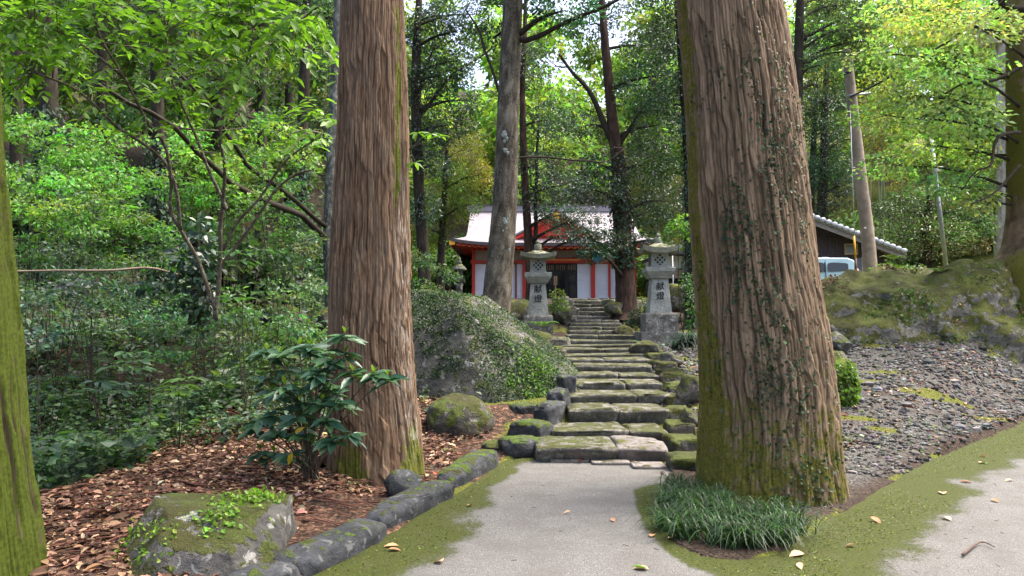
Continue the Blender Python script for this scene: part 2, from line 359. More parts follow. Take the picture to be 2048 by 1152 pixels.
# concrete path and forecourt, one sheet; it runs on under the ground at its borders
cx = axis(-3, -2.0, 8.0, 24, .06, 1.0); cy = axis(-10, 3.6, 9.2, 16.5, .06, 1.0)
X, Y = np.meshgrid(cx, cy, indexing='ij'); Xr, Yr = X.ravel(), Y.ravel()
dC = -sdf_poly(np.stack([Xr, Yr], -1), CONC)
zc = .006*fbm(v3(Xr, Yr)*1.2, 3, 4)-.9*ss(8.7, 9.0, Yr)*ss(2.6, .9, Xr)
nb = fbm(v3(Xr, Yr)*1.1, 4, 44); nb2 = fbm(v3(Xr, Yr)*4, 3, 45)
Q = CONC
dl = sdf_poly(np.stack([Xr, Yr], -1), np.concatenate([Q[:7], [(-9, 9), (-9, -9)]]))*1.0
def dist_line(P, L):
    d = np.full(len(P), 1e9)
    for a, b in zip(L[:-1], L[1:]):
        e = b-a; w = P-a; t = np.clip((w@e)/(e@e), 0, 1)[:, None]; d = np.minimum(d, np.linalg.norm(w-t*e, axis=1))
    return d
PP = np.stack([Xr, Yr], -1)
dleft = dist_line(PP, Q[:6]); dright = dist_line(PP, Q[9:21]); dtop = dist_line(PP, Q[5:9])
wl = np.interp(Yr, [4, 5, 6.5, 8.4], [.62, .5, .34, .3]); wr = np.interp(Xr, [1, 1.4, 2, 3.5, 6], [.12, .45, .62, .62, .7])
cm = np.maximum.reduce([1-ss(.2, 1.55, dleft/wl+.8*nb+.5*nb2), 1-ss(.35, 1.5, dright/wr+.45*nb+.4*nb2), .75*(1-ss(.1, .28, dtop+.2*nb))])
k = NT('worn_concrete'); p = k.pos(); f = k.noise(p, 130, 3, .7); m = k.noise(p, 3.0, 5, .6); sp = k.vor(p, 190, out='Color'); sc_ = k.n('SeparateColor'); k.l(sp, sc_.inputs[0])
c = k.mix(k.ramp(f, .35, .65), (.048, .047, .043), (.138, .136, .127)); c = k.mix(k.ramp(sc_.outputs[0], .55, .95, 0, .6), c, (.23, .225, .21)); c = k.mix(k.ramp(m, .35, .7, 0, .5), c, (.075, .07, .062))
mf = k.ramp(k.math('ADD', k.attr('moss'), k.math('MULTIPLY', k.math('SUBTRACT', k.math('ADD', k.math('MULTIPLY', k.noise(p, 22, 8, .8), .6), k.math('MULTIPLY', k.noise(p, 170, 2, .7), .4)), .5), 1.9)), .36, .66)
c = k.mix(mf, c, k.mix(k.ramp(k.noise(p, 60, 3, .7), .3, .7), (.016, .021, .004), (.056, .068, .009))); c = k.mix(k.math('MULTIPLY', mf, k.ramp(k.noise(p, 5, 6, .75), .52, .7, 0, .4)), c, (.075, .062, .038))
k.bump(k.math('ADD', f, k.math('MULTIPLY', mf, k.noise(p, 140, 2))), .6, .008)
CONCRETE = k.fin(c, .9, .2)
cp = mk('concrete_path', np.stack([Xr, Yr, zc], -1), grid_faces(len(cx), len(cy)), CONCRETE, attrs={'moss': cm}); cp['kind'] = 'structure'

# ------------------------------------------------------------------ stones
def rbox(c, h, seed, e=.33, n=3, rough=.06, rz=0.0, tilt=0.0):
    u, F = ico(n); V = np.sign(u)*np.abs(u)**e*np.asarray(h)
    m = min(h)
    V = V*(1+rough*2.2*fbm(V/max(h)*2.2+seed*7.3, 3, seed)[:, None])+rough*m*1.5*np.stack([fbm(V*5/max(max(h), .3)+seed*3.1+q*9, 3, seed+q) for q in range(3)], -1)
    V[:, 2] += tilt*V[:, 0]
    ca, sa = math.cos(rz), math.sin(rz); V = np.stack([V[:,0]*ca-V[:,1]*sa, V[:,0]*sa+V[:,1]*ca, V[:,2]], -1)
    return V+np.asarray(c), F
NOS = [(895,8.27,1072,1342),(862,9.1,1100,1338),(818,9.9,1136,1338),(789,10.7,1138,1342),(767,11.5,1140,1330),(749,12.3,1112,1320),(731,13.1,1104,1312),(718,13.9,1110,1304),(709,14.7,1116,1300),
       (698,15.5,1120,1296),(689,16.3,1124,1290),(680,17.1,1130,1282),(669,18.0,1134,1272),(660,19,1138,1262),(654,20,1140,1254),(646,21,1142,1244),(640,22,1143,1240),(632,23,1143,1238),
       (623,24,1143,1228),(614,24.6,1138,1216),(607,25.2,1133,1210),(600,25.8,1129,1203),(597,26.4,1126,1200)]
stairs = tag(newobj('stone_steps', None), 'worn mossy stone steps climbing from the concrete path to the shrine', 'steps', kind='structure')
W['stone_steps'] = np.zeros(3)
for i, (y, d, xl, xr) in enumerate(NOS):
    A, B = U(xl, y, d), U(xr, y, d); zt = A[2]; zlow = U(xl, NOS[i-1][0], NOS[i-1][1])[2] if i else -.02
    d2 = NOS[i+1][1] if i+1 < len(NOS) else d+2.0
    cuts = [0]; 
    while cuts[-1] < 1: cuts.append(cuts[-1]+random.uniform(.42, 1.0))
    cuts[-1] = 1.0
    if len(cuts) > 2 and cuts[-1]-cuts[-2] < .22: cuts.pop(-2)
    for a, b in zip(cuts[:-1], cuts[1:]):
        xa, xb = A[0]+(B[0]-A[0])*a, A[0]+(B[0]-A[0])*b; dep = (d2-d)+.10+random.uniform(-.05, .05); j = random.uniform(-.05, .05)
        hz = (zt-zlow)+.16; gap = .002
        V, F = rbox(((xa+xb)/2, d+j+dep/2, zt-hz/2+random.uniform(-.012, .012)), ((xb-xa)/2-gap, dep/2, hz/2), 100+i*5+len(cuts)+int(a*50), .15, 5 if i < 7 else 4 if i < 13 else 3, .05, random.uniform(-.03, .03), random.uniform(-.015, .015)); fr = np.clip((d+j+dep*.5-V[:, 1])/(dep*.5), 0, 1); V[:, 1] += fr*np.maximum(zt-.035-V[:, 2], 0)*.55; V = V+np.stack([.008*vn(V*22, 1), .034*vn(V*np.array([4, 4, 7]), 2)+.008*vn(V*25, 4), .010*vn(V*np.array([6, 6, 3]), 3)], -1)
        mk('step_stone', V, F, STEPP if (i == 0 and a > .3) or (i == 17) else STEP, stairs)
# pale flat slabs in front of the lowest step
for a, b, y0 in ((1100,1180,917),(1183,1262,922),(1266,1335,930)):
    A, B = G(a, y0+8), G(b, y0+8)
    V, F = rbox(((A[0]+B[0])/2, A[1]+.12, .002), ((B[0]-A[0])/2, .14, .03), 61+a, .2, 3, .04); mk('step_stone', V, F, STEPP, stairs)
# mossy edging blocks along the steps
for (x, y, d, w, dep, hh) in [(1372,915,7.95,.17,.36,.14),(1366,880,8.75,.17,.36,.16),(1358,850,9.5,.16,.38,.2),(1352,822,10.2,.17,.4,.2),(1346,797,10.9,.16,.4,.2),(1350,772,11.8,.2,.45,.22),(1340,748,12.7,.2,.5,.24),(1325,728,13.6,.2,.5,.22),(1312,712,14.6,.2,.5,.22),
        (1092,744,12.6,.22,.5,.2),(1090,728,13.5,.22,.5,.2),(1100,712,14.4,.2,.5,.2),(1112,700,15.4,.2,.5,.2),(1120,680,17,.22,.6,.24),(1130,640,22.4,.3,.55,.35),(1136,618,24,.28,.5,.3),(1128,606,24.8,.26,.5,.3),(1122,600,25.4,.26,.5,.3),(1240,624,23.9,.2,.5,.3),(1228,612,24.6,.2,.5,.3),(1218,604,25.3,.2,.5,.3)]:
    q = U(x, y, d); V, F = rbox((q[0], q[1], q[2]-hh*.72), (w*1.1, dep*.66, hh), int(x+y), .26, 4, .10, random.uniform(-.15, .15)); mk('edging_stone', V, F, ROCKMOSS if y > 690 else STEP, stairs)
# kerb beside the path
kerb = tag(newobj('kerb', None), 'row of dark rounded kerb stones along the concrete path', 'kerb', kind='structure'); W['kerb'] = np.zeros(3)
for i, (x0, y0, x1, y1, w, h, mt) in enumerate([(455,1240,612,1160,.13,.13,KERB),(600,1158,785,1066,.15,.13,KERB),(762,1068,918,984,.15,.15,KERB),(905,986,1003,922,.14,.15,KERBM),(968,918,1052,898,.16,.06,KERB)]):
    A, B = G(x0, y0), G(x1, y1); C_ = (A+B)/2; e = B-A; n_ = np.array([-e[1], e[0]])/np.linalg.norm(e)*w*.75
    V, F = rbox((C_[0]+n_[0], C_[1]+n_[1], h*.05), (np.linalg.norm(e)/2-.035, w*random.uniform(.85, 1.1), h*random.uniform(.85, 1.15)), 300+i, .46, 5, .11, math.atan2(e[1], e[0])); mk('kerb_stone', V, F, mt, kerb)
for i, (x, y, d, w, dp, h, mt, rz) in enumerate([(1040,888,8.7,.22,.2,.12,KERBM,.3),(1063,858,9.3,.2,.24,.15,KERBM,.9),(1100,822,9.9,.14,.34,.16,KERB,1.2),(1118,795,10.5,.13,.3,.16,KERB,1.3),(1131,766,11.2,.13,.14,.15,KERB,.4),(1050,815,10.3,.2,.2,.1,KERBM,.3)]):
    q = U(x, y, d); V, F = rbox((q[0], q[1], q[2]-.04), (w if dp < .3 else dp, dp if dp < .3 else w, h), 320+i, .42, 4, .12, rz); mk('kerb_stone', V, F, mt, kerb)

def boulder(name, label, c, h, seed, planes=(), mat=None, n=5, rough=.22, group=None, rz=0, cat='boulder'):
    u, F = ico(n); c = np.asarray(c, float); V = u*np.asarray(h)
    ca, sa = math.cos(rz), math.sin(rz); V = np.stack([V[:,0]*ca-V[:,1]*sa, V[:,0]*sa+V[:,1]*ca, V[:,2]], -1)+c
    pl = list(planes)
    if not pl:
        rr = np.random.default_rng(seed)
        for _ in range(9):
            nn = unit(rr.normal(size=3)+np.array([0, -.2, .3])); pl.append((nn, c+nn*np.asarray(h)*rr.uniform(.6, .85)))
    for nn, p0 in pl:
        nn = unit(nn); s = (V-np.asarray(p0))@nn; V = V-np.maximum(s, 0)[:, None]*nn*.97
    m = float(np.mean(h)); q = V/m
    Nn = unit(V-c)
    V = V+Nn*(m*rough*(fbm(q*1.5+seed, 5, seed)+.35*fbm(q*6+seed, 3, seed+3)))[:, None]
    o = mk(name, V, F, mat or ROCK, None, loc=(c[0], c[1], c[2]-h[2]))
    tag(o, label, cat, group); return o, V, F
bigb, BIGV, BIGF = boulder('boulder', 'huge slanting boulder with creeping leaves between the reddish cedar and the steps', (-.85, 12.1, .45), (2.15, 2.1, 2.2), 11,
    [((.6, -.2, .77), (-.2, 11.5, 1.36)), ((.1, -.1, 1), (-1, 12, 1.93)), ((-.25, -.9, .33), (-.8, 10.75, .4)), ((.75, -.6, .2), (.42, 10.8, .5)), ((-1, -.2, .2), (-2.2, 12, 1)), ((.1, 1, .2), (-.8, 13.4, .6)), ((.35, -.75, .55), (-.15, 10.95, .85)), ((-.4, -.5, .75), (-1.35, 11.3, 1.45))], ROCK, 6, .075)
q = U(915, 862, 9.35)
boulder('boulder', 'low rounded moss-topped boulder in front of the huge slanting boulder', (q[0], q[1]+.2, q[2]+.08), (.42, .4, .36), 12, [((.15, -.2, 1), (q[0], q[1], q[2]+.36)), ((.7, -.6, .3), (q[0]+.25, q[1]-.1, q[2]+.2)), ((-.5, -.6, .5), (q[0]-.2, q[1]-.2, q[2]+.2))], ROCKMOSS, 5, .16)
q = G(405, 1130)
_, NEARV, NEARF = boulder('boulder', 'angular grey boulder with bright small ferns amid the leaf litter', (-2.0, 5.02, .0), (.72, .66, .62), 13,
    [((-.62, -.45, .64), (-2.2, 4.75, .22)), ((.72, -.3, .5), (-1.66, 4.8, .18)), ((.05, -.9, .35), (-2.0, 4.58, .12)), ((.1, -.35, .9), (-1.95, 4.9, .28)), ((0, 0, 1), (-2, 5, .31)), ((0, 1, .2), (-2, 5.45, .2)), ((-1, 0, .1), (-2.52, 5, .1)), ((1, .1, .1), (-1.5, 5, .1))], m_rock('near_boulder_stone', (.06, .058, .052), (.15, .145, .13), .72, lichen=.5, sc=1.3, mosscol=(.045, .058, .01)), 6, .085)
q = U(830, 985, 6.6)
boulder('boulder', 'small dark angular rock wedged behind the kerb stones', (-.95, 6.72, .06), (.2, .17, .17), 14, (), KERB, 4, .15, cat='rock')
for i, (x, y, d, w, h, lab) in enumerate([
        (1680, 700, 15.2, 60, 40, 'small grey rock beside the round fern-covered mound'),
        (655, 650, 13.5, 55, 45, 'dark mossy rock half hidden behind the reddish cedar'),
        (1060, 692, 15.8, 90, 36, 'mossy rock just below the lantern beside the huge boulder'),
        (1122, 640, 21.5, 40, 30, 'mossy rock between the lower lantern and the stair flight'),
        (1038, 645, 20.5, 70, 60, 'bright mossy rock between the leaning trunk and the lower lantern'),
        (930, 625, 22, 80, 26, 'mossy rock under the small weathered lantern'),
        (1368, 608, 22, 85, 45, 'large pale rock behind the taller lantern'),
        (1232, 625, 22.6, 50, 24, 'square rock topping the stair flight beside the dark trunk'),
        (1248, 672, 18.5, 44, 24, 'dark mossy rock between the steps and the taller lantern'),
        (1300, 708, 14.8, 70, 26, 'low mossy rock in front of the taller lantern'),
        (1345, 728, 13.5, 56, 26, 'grey rock beside the drooping grass clump'),
        (1385, 800, 10.6, 55, 55, 'grey rock tucked behind the ivy-clad cedar'),
        (1380, 850, 9.4, 45, 40, 'low mossy stone close to the base of the ivy-clad cedar'),
        (1685, 640, 17.6, 90, 60, 'shaggy mossy rock standing against the big pale boulder'),
        (1660, 592, 20, 70, 36, 'dark mossy rock hiding the lower side of the van'),
        (1776, 550, 19.5, 50, 24, 'dark rounded rock on the embankment by the utility pole'),
        (985, 905, 8.7, 60, 26, 'flat stone lying in leaf litter near the kerb corner'),
        (560, 648, 15, 90, 50, 'dark stone in the undergrowth away from the path')]):
    q = U(x, y, d); w_, h_ = px(w, d)/2, px(h, d)/2
    boulder('mossy_rock', lab, (q[0], q[1]+w_*.6, q[2]+h_*.55), (w_*1.1, w_*1.1, h_*1.25), 40+i, (), ROCK if i in (0, 10) else (ROCKPALE if i in (6, 7, 13) else ROCKMOSS), 4, .24, cat='rock')
q = U(1850, 690, 16.8)
_, RBV, RBF = boulder('boulder', 'broad pale boulder with moss and dead leaves at the far side of the gravel', (10.2, 18.3, 1.5), (3.6, 2.3, 1.45), 15,
    [((-.2, -.5, .8), (9.6, 17.6, 2.25)), ((-.1, -.85, .55), (9.6, 17.0, 1.85)), ((-.1, -1, .25), (9.5, 16.8, 1.5)), ((-.9, -.4, .3), (7.3, 17.4, 1.7)), ((.3, -.75, .6), (11.6, 17, 1.7)), ((0, 0, 1), (10, 18, 2.75))], ROCKPALE, 6, .3)
_, MNDV, MNDF = boulder('boulder', 'round mound smothered in bright moss and tiny ferns beside the ivy-clad cedar', (U(1672, 730, 10.5)[0], 10.6, .55), (.28, .3, .62), 16, [((0, 0, 1), (4.5, 10.5, 1.1))], m_rock('moss_mound', (.08, .08, .05), (.12, .12, .07), 1.0, mosscol=(.08, .115, .012)), 5, .2)

# ------------------------------------------------------------------ trees
TONE = {}
def ringed_trunk(axis_pts, rad, nth, nrow, seed, kxy=11., kz=.55, amp=.035, fine=.012, flare=.25, fh=.45, lobes=.5, twist=0.0, wob=.03, strips=None, vis=7.4):
    """rough-barked trunk: rings along a path, vertical furrows cut into it; returns V, F and furrow depth, angle, height"""
    ts = np.linspace(0, len(rad)-1, nrow) if not strips else np.concatenate([np.linspace(0, vis, nrow-24, endpoint=False), np.linspace(vis, len(rad)-1, 24)]); P = smooth_path(axis_pts, nrow, ts); R = np.interp(ts, np.arange(len(rad)), rad)
    th = np.linspace(0, 2*PI, nth, endpoint=False); T, I = np.meshgrid(th, np.arange(nrow)); h = P[:, 2]-P[0, 2]; H = h[I]; r = R[I]
    ang = T+twist*H
    base = np.stack([np.cos(ang)*r, np.sin(ang)*r, H], -1)
    w = base*np.array([1, 1, .5]); warp = .05*np.stack([vn(w*2.3, seed+5), vn(w*2.3+9, seed+6), 0*H], -1)
    q = (base+warp)*np.array([kxy, kxy, kz]); n1 = vn(q, seed); n2 = vn(q*np.array([1.9, 1.9, 1.6])+31, seed+1); n3 = vn(q*np.array([4, 4, 3.5])+11, seed+2)
    g = np.exp(-(n1/.16)**2)*.8+np.exp(-(n2/.13)**2)*.55
    plate = vn(base*np.array([kxy*1.3, kxy*1.3, kz*2.6])+71, seed+8)
    disp = -amp*np.minimum(g, 1.1)+fine*n3+amp*.45*np.round(plate*2)/2+wob*fbm(base*np.array([2.5, 2.5, .6]), 3, seed+9)
    tone = .5+.5*plate
    if strips:
        disp = wob*fbm(base*np.array([2.5, 2.5, .6]), 3, seed+9)+fine*.5*n3; g = 0*H; tone = 0*H
        for q, (N, a_, L0, wt) in enumerate(strips):
            av = T/(2*PI)*N+.7*vn(base*np.array([3, 3, 1.3])+q*7, seed+40+q)+.34*vn(base*np.array([10, 10, 5.5])+q*5, seed+50+q); brk = .35+.65*ss(-.35, .25, vn(base*np.array([7, 7, 3.4])+q*11, seed+60+q))
            i = np.floor(av); f = av-i; i = np.mod(i, N); e1 = _h(i, 0*i+q, 0*i, seed); L = L0*(.5+1.2*_h(i, 0*i+q, 0*i+3, seed)); zz = (H+e1*9+.25*L0*f)/L; j = np.floor(zz); fz = zz-j
            th = _h(i, j, 0*i+q, seed+7); ed = np.minimum(f, 1-f)*(1+.0*f); gg = np.exp(-(ed/(.10+.10*_h(i, j, 0*i+9, seed)))**2)
            gg = gg*brk; disp = disp-a_*gg*(.5+.8*th)+a_*1.3*(th-.5)+a_*.7*(f-.5)*(2*e1-1); g = np.maximum(g, gg*wt); tone = tone+th*wt
            g = np.maximum(g, wt*.8*np.exp(-(fz*L/.012)**2)*(th > .45))
        tone = tone/sum(s_[3] for s_ in strips)
    lob = 1+lobes*(.6*np.cos(3*T+seed)+.5*np.cos(5*T+2.1*seed)+.4*vn(np.stack([np.cos(T)*2, np.sin(T)*2, 0*T], -1), seed+4))
    rr = r*(1+flare*np.exp(-np.maximum(H, 0)/fh)*lob)+disp
    V = np.stack([P[I, 0]+np.cos(T)*rr, P[I, 1]+np.sin(T)*rr, P[I, 2]], -1).reshape(-1, 3)
    TONE['last'] = tone.ravel(); return V, grid_faces(nrow, nth, True), np.clip(g, 0, 1).ravel(), T.ravel(), H.ravel(), P, R
def crown_high(parent, c, r, n, size, col, clumps=14, mat=None, flat=.5, wid=.22):
    Ps, Ds, Ns = [], [], []
    for _ in range(clumps):
        u = rdir(1)[0]; cc = np.array(c)+u*np.array(r)*rng.random()**.4
        a, b, e = clump_leaves(cc, np.array(r)*.36, n//clumps, flat, .8, .4); Ps.append(a); Ds.append(b); Ns.append(e)
    V, F = scatter(LEAF2, np.concatenate(Ps), np.concatenate(Ds), np.concatenate(Ns), size, wid)
    return mk('crown', V, F, mat or LEAF, parent, False, leafcol(len(V)//4, 4, col))
def axis_from_px(rows, d):
    return [U(x, y, d) for x, y in rows]
# reddish cedar beside the kerb
ax = axis_from_px([(748,1010),(748,900),(744,800),(741,700),(740,600),(742,400),(745,200),(745,0),(746,-300),(748,-900),(750,-1600)], 7.5)
rad = [.47,.455,.43,.415,.40,.37,.347,.328,.30,.24,.15]
V, F, g, T, H, Pc, Rc = ringed_trunk(ax, rad, 480, 330, 3, 17, .62, .026, .008, .24, .32, .6, strips=((34, .016, .42, 1.), (90, .009, .16, .7)), wob=.05)
T = (T+PI) % (2*PI)-PI
strip = np.exp(-((T+.62+.1*np.sin(H*.9))/.2)**2)*ss(.7, 1.3, H)*(.35+.5*ss(-.3, .4, vn(np.stack([T*1.3, H*.5, 0*H], -1), 4)))
low = (1-ss(.15, 1.0, H+.35*np.sin(T*4)))*(.55+.3*np.exp(-((T+.9)/.8)**2))
t = thing('cedar_tree', 'tall reddish-barked cedar trunk beside the dark kerb stones', 'tree', ax[0]); CEDL = t
mk('trunk', V, F, BARKR, t, attrs={'groove': g, 'tone': TONE['last'], 'moss': np.maximum(strip*.85, low), 'pale': np.exp(-((T+.42)/.3)**2)*.55*ss(.3, .8, H)*(1-ss(2.6, 3.6, H))})  # pale: bright sidelit flank painted into the bark colour
crown_high(t, (ax[0][0], 7.5, 15.5), (2.0, 2.0, 3.2), 1800, .34, (.035, .065, .025))
# the near-white dead root slab leaning at its foot
q = G(655, 955); V, F = tube(smooth_path([(q[0]-.12, q[1]-.1, .05), (q[0]-.02, q[1]-.1, .22), (q[0]+.1, q[1]-.02, .42)], 6), [.035, .03, .012], 6)
tag(mk('bark_slab', V, F, BARKR, None, attrs={'groove': np.zeros(len(V)), 'tone': np.full(len(V), .5), 'moss': np.zeros(len(V)), 'pale': np.zeros(len(V))}, loc=(q[0], q[1], .1)), 'fallen reddish strip of bark leaning on the cedar foot', 'bark')
# great cedar with ivy
ax = axis_from_px([(1538,1040),(1537,950),(1536,800),(1528,700),(1518,600),(1497,400),(1480,200),(1457,0),(1425,-300),(1360,-900),(1290,-1600)], 6.9)
rad = [.64,.625,.60,.575,.553,.528,.498,.46,.42,.33,.2]
V, F, g, T, H, Pr, Rr = ringed_trunk(ax, rad, 560, 330, 8, 13, .62, .034, .008, .13, .4, .55, twist=.06, strips=((46, .019, .5, 1.), (118, .009, .17, .6)), wob=.035)
CEDR_V = V.reshape(330, 560, 3)
T = (T+PI) % (2*PI)-PI
low = (1-ss(.3, 2.2, H+.6*vn(np.stack([T*2, H, 0*H], -1), 5)))*.52
side = np.exp(-((np.abs(T)-PI)/.55)**2)*.5+np.exp(-((T+PI*.95)/.5)**2)*.2
t = thing('cedar_tree', 'massive furrowed cedar trunk with small ivy leaves climbing it', 'tree', ax[0]); CEDR = t
mk('trunk', V, F, BARKB, t, attrs={'groove': g, 'tone': TONE['last'], 'moss': np.clip(low+side, 0, .62)+.08*np.exp(-(T+PI/2)**2), 'pale': np.exp(-((T+.3)/.3)**2)*.35*ss(2.2, 3.2, H)})  # pale: light on the upper flank is put into the bark colour
crown_high(t, (.9, 6.9, 15.0), (2.2, 2.2, 3.2), 1800, .34, (.035, .065, .025))
# ivy leaves on it: trails that wander up the bark
nr, nt = CEDR_V.shape[:2]; Pl, Dl, Nl, Sz = [], [], [], []
IVC = [(rng.normal(-PI/2+.2, .55), rng.uniform(0, 4.2)) for _ in range(34)]
for k in range(250):
    cI = IVC[rng.integers(len(IVC))]; th0 = cI[0]+rng.normal(0, .13); h0 = max(.02, cI[1]+rng.normal(0, .3)); L = rng.uniform(.1, .6); m = int(L*34)
    if abs(th0+PI/2) > 1.5: continue
    for s in np.linspace(0, 1, m):
        th = th0+.10*math.sin(s*7+k)+rng.normal(0, .035); h = h0+s*L
        r_ = np.interp(h, CEDR_V[:, 0, 2]-CEDR_V[0, 0, 2], np.arange(nr)); c_ = (th % (2*PI))/(2*PI)*nt
        pt = CEDR_V[min(int(r_), nr-1), int(c_) % nt]; o_ = np.array([math.cos(th), math.sin(th), 0])
        Pl.append(pt+o_*.012); Dl.append(unit(rng.normal(0, .6, 3)+np.array([0, 0, -.5])+o_*.2)); Nl.append(unit(o_+rng.normal(0, .35, 3)+np.array([0, 0, .3]))); Sz.append(rng.uniform(.012, .036)*(1 if rng.random() < .8 else 1.3))
V, F = scatter(LEAF4, Pl, Dl, Nl, np.array(Sz), .46)
iv = thing('climbing_ivy', 'small dark ivy leaves trailing up the massive furrowed cedar', 'ivy', ax[0])
mk('leaves', V, F, LEAFIVY, iv, False, leafcol(len(Pl), 7, (.028, .05, .020), .35))
# moss-covered trunk at the picture's border
ax = [U(-52,1300,4.55), U(-53,1152,4.55), U(-74,900,4.55), U(-95,600,4.55), U(-118,300,4.55), U(-135,0,4.55), U(-160,-500,4.55), U(-190,-1200,4.55)]
V, F, g, T, H, P_, R_ = ringed_trunk(ax, [.38,.36,.345,.34,.335,.33,.3,.22], 360, 220, 5, 9, .7, .03, .010, .1, .3, .4, strips=((24, .022, .9, 1.), (66, .009, .3, .6)), vis=5.2)
t = thing('cedar_tree', 'trunk wrapped in yellow-green moss at the edge of the leaf litter', 'tree', ax[0])
mk('trunk', V, F, BARKMOSS, t, attrs={'groove': g, 'tone': TONE['last'], 'moss': np.full(len(V), .82)-.5*g, 'pale': 0*g})
crown_high(t, (ax[0][0]-.5, 4.6, 12), (2.0, 2.0, 2.4), 1500, .34, (.035, .065, .025))

def simple_trunk(parent, rows, d, bark, seed=1, nth=40, nrow=90, moss=0.0, amp=.012, kxy=9, kz=2.0, dd=0.0, flare=.25, name='trunk', pale=0.0):
    """trunk through photo points (x, y, width) at depth d (+dd towards its top)"""
    n = len(rows); ax = [U(x, y, d+dd*i/(n-1)) for i, (x, y, w) in enumerate(rows)]; rad = [px(w, d)/2 for x, y, w in rows]
    V, F, g, T, H, P, R = ringed_trunk(ax, rad, nth, nrow, seed, kxy, kz, amp, amp*.35, flare, .3, .4, wob=amp)
    mk(name, V, F, bark, parent, attrs={'groove': g, 'tone': TONE['last'], 'moss': np.clip(moss+.35*vn(V*np.array([1.5, 1.5, .8]), 3), 0, 1) if moss else 0*g, 'pale': pale+0*g})
    return P, R
def limb(parent, pts, r0, r1, bark=None, n=7, seed=0, name='limb', rows=14, twigs=0):
    P = smooth_path(pts, rows); L = np.linalg.norm(P[-1]-P[0])
    P[1:] += .03*L*np.stack([fbm(P[1:]*1.4+7*k, 2, seed+k) for k in range(3)], -1)
    parts = [tube(P, np.linspace(r0, r1, rows), n)]
    for _ in range(twigs):
        i = rng.integers(rows//2, rows); e = P[i]+rdir(1)[0]*np.array([1, 1, .6])*L*rng.uniform(.15, .35)
        parts.append(tube(smooth_path([P[i], (P[i]+e)/2+rng.normal(0, .04*L, 3), e], 5), np.linspace(r1*.8, r1*.25, 5), 4))
    V, F = join(parts); z = np.zeros(len(V))
    return mk(name, V, F, bark or BARKD, parent, attrs={'groove': z, 'tone': z+.5, 'moss': z+(.55 if bark is BARKMOSS else 0), 'pale': z}), P
def foliage(parent, clumps, d, size, col, cover=1.5, mat=None, flat=.75, wid=.26, tpl=LEAF2, up=.9, droop=.3, var=.3, name='crown', per=None, shell=.5, hue=.12):
    """one leaf mesh from clumps (x, y, rx, ry[, dd]) given in photo pixels at depth d"""
    Ps, Ds, Ns, cs = [], [], [], []
    for c in clumps:
        x, y, rx, ry = c[:4]; dd = c[4] if len(c) > 4 else 0; D_ = d+dd
        R = np.array([px(rx, D_), px((rx+ry)/2, D_), px(ry, D_)]); n = max(30, int(cover*PI*R[0]*R[2]/(wid*size*size)))
        a, b, e = clump_leaves(U(x, y, D_), R, n, 1.0, up, droop, shell); Ps.append(a); Ds.append(b); Ns.append(e)
        cs.append(np.repeat(np.exp(rng.normal(0, .16, (1, 3))*np.array([1, .6, .8])+rng.normal(0, .18)), n, 0))
    P = np.concatenate(Ps); s = size*np.exp(rng.normal(0, .22, len(P)))
    V, F = scatter(tpl, P, np.concatenate(Ds), np.concatenate(Ns), s, wid)
    return mk(name, V, F, mat or LEAF, parent, False, leafcol(len(P), len(tpl[0]), col, var, hue, np.concatenate(cs)))
def tree(name, label, rows, d, bark, clumps, size, col, seed=1, cover=1.5, limbs=True, moss=0.0, extra=(), mat=None, dd=0.0, flat=.75, group=None, wid=.26, tpl=LEAF2, limbbark=None, var=.3, pale=0.0, hue=.12, twigs=4):
    b_ = U(rows[0][0], rows[0][1], d); g_ = gz(b_[0], b_[1])
    if b_[2] > g_+.1: rows = [(rows[0][0], rows[0][1]+(b_[2]-g_+.15)/d*FPX, rows[0][2]*1.12)]+list(rows)
    t = thing(name, label, 'tree', U(rows[0][0], rows[0][1], d), group)
    P, R = simple_trunk(t, rows, d, bark, seed, moss=moss, dd=dd, pale=pale)
    lb = limbbark or (BARKD if bark in (BARKD, BARKG, BARKRD, BARKL) else bark)
    if limbs:
        for i, c in enumerate(clumps):
            e = U(c[0], c[1], d+(c[4] if len(c) > 4 else 0)); hd = math.hypot(e[0]-P[0, 0], e[1]-P[0, 1])
            k = int(np.argmin(np.abs(P[:, 2]-(e[2]-.35*hd)))); s = P[k]; r0 = min(R[k]*.45, .09 if name != 'mossy_tree' else .05)
            limb(t, [s, s*.5+e*.5+np.array([0, 0, .08*hd]), e], r0, .012, lb, 6, seed+i, twigs=twigs)
    for (pts, w0, w1) in extra:
        limb(t, [U(x, y, d+q) for x, y, q in pts], px(w0, d)/2, px(w1, d)/2, lb, 7, seed, twigs=3)
    if clumps: foliage(t, clumps, d, size, col, cover, mat, flat, wid, tpl, var=var, hue=hue)
    return t, P, R
def ivy_on(label, P, R, z0, z1, n, size, col, arc=None, name='climbing_ivy', puff=.12, wid=.36):
    h = rng.uniform(z0, z1, n); i = np.array([np.argmin(np.abs(P[:, 2]-q)) for q in h]); th = rng.uniform(PI*.9, PI*2.1, n)
    o_ = np.stack([np.cos(th), np.sin(th), 0*th], -1); rr = R[i]*1.02+rng.random(n)**2*puff*(1+.8*fbm(np.stack([th, h, 0*h], -1)*2, 2, 3))
    C = P[i]+o_*rr[:, None]; C[:, 2] = h
    V, F = scatter(LEAF4, C, unit(rng.normal(0, .5, (n, 3))+np.array([0, 0, -.9])+o_*.4), unit(o_+rng.normal(0, .4, (n, 3))+np.array([0, 0, .5])), size*np.exp(rng.normal(0, .25, n)), wid)
    t = thing(name, label, 'ivy', P[0]); mk('leaves', V, F, LEAFIVY, t, False, leafcol(n, 7, col, .3)); return t

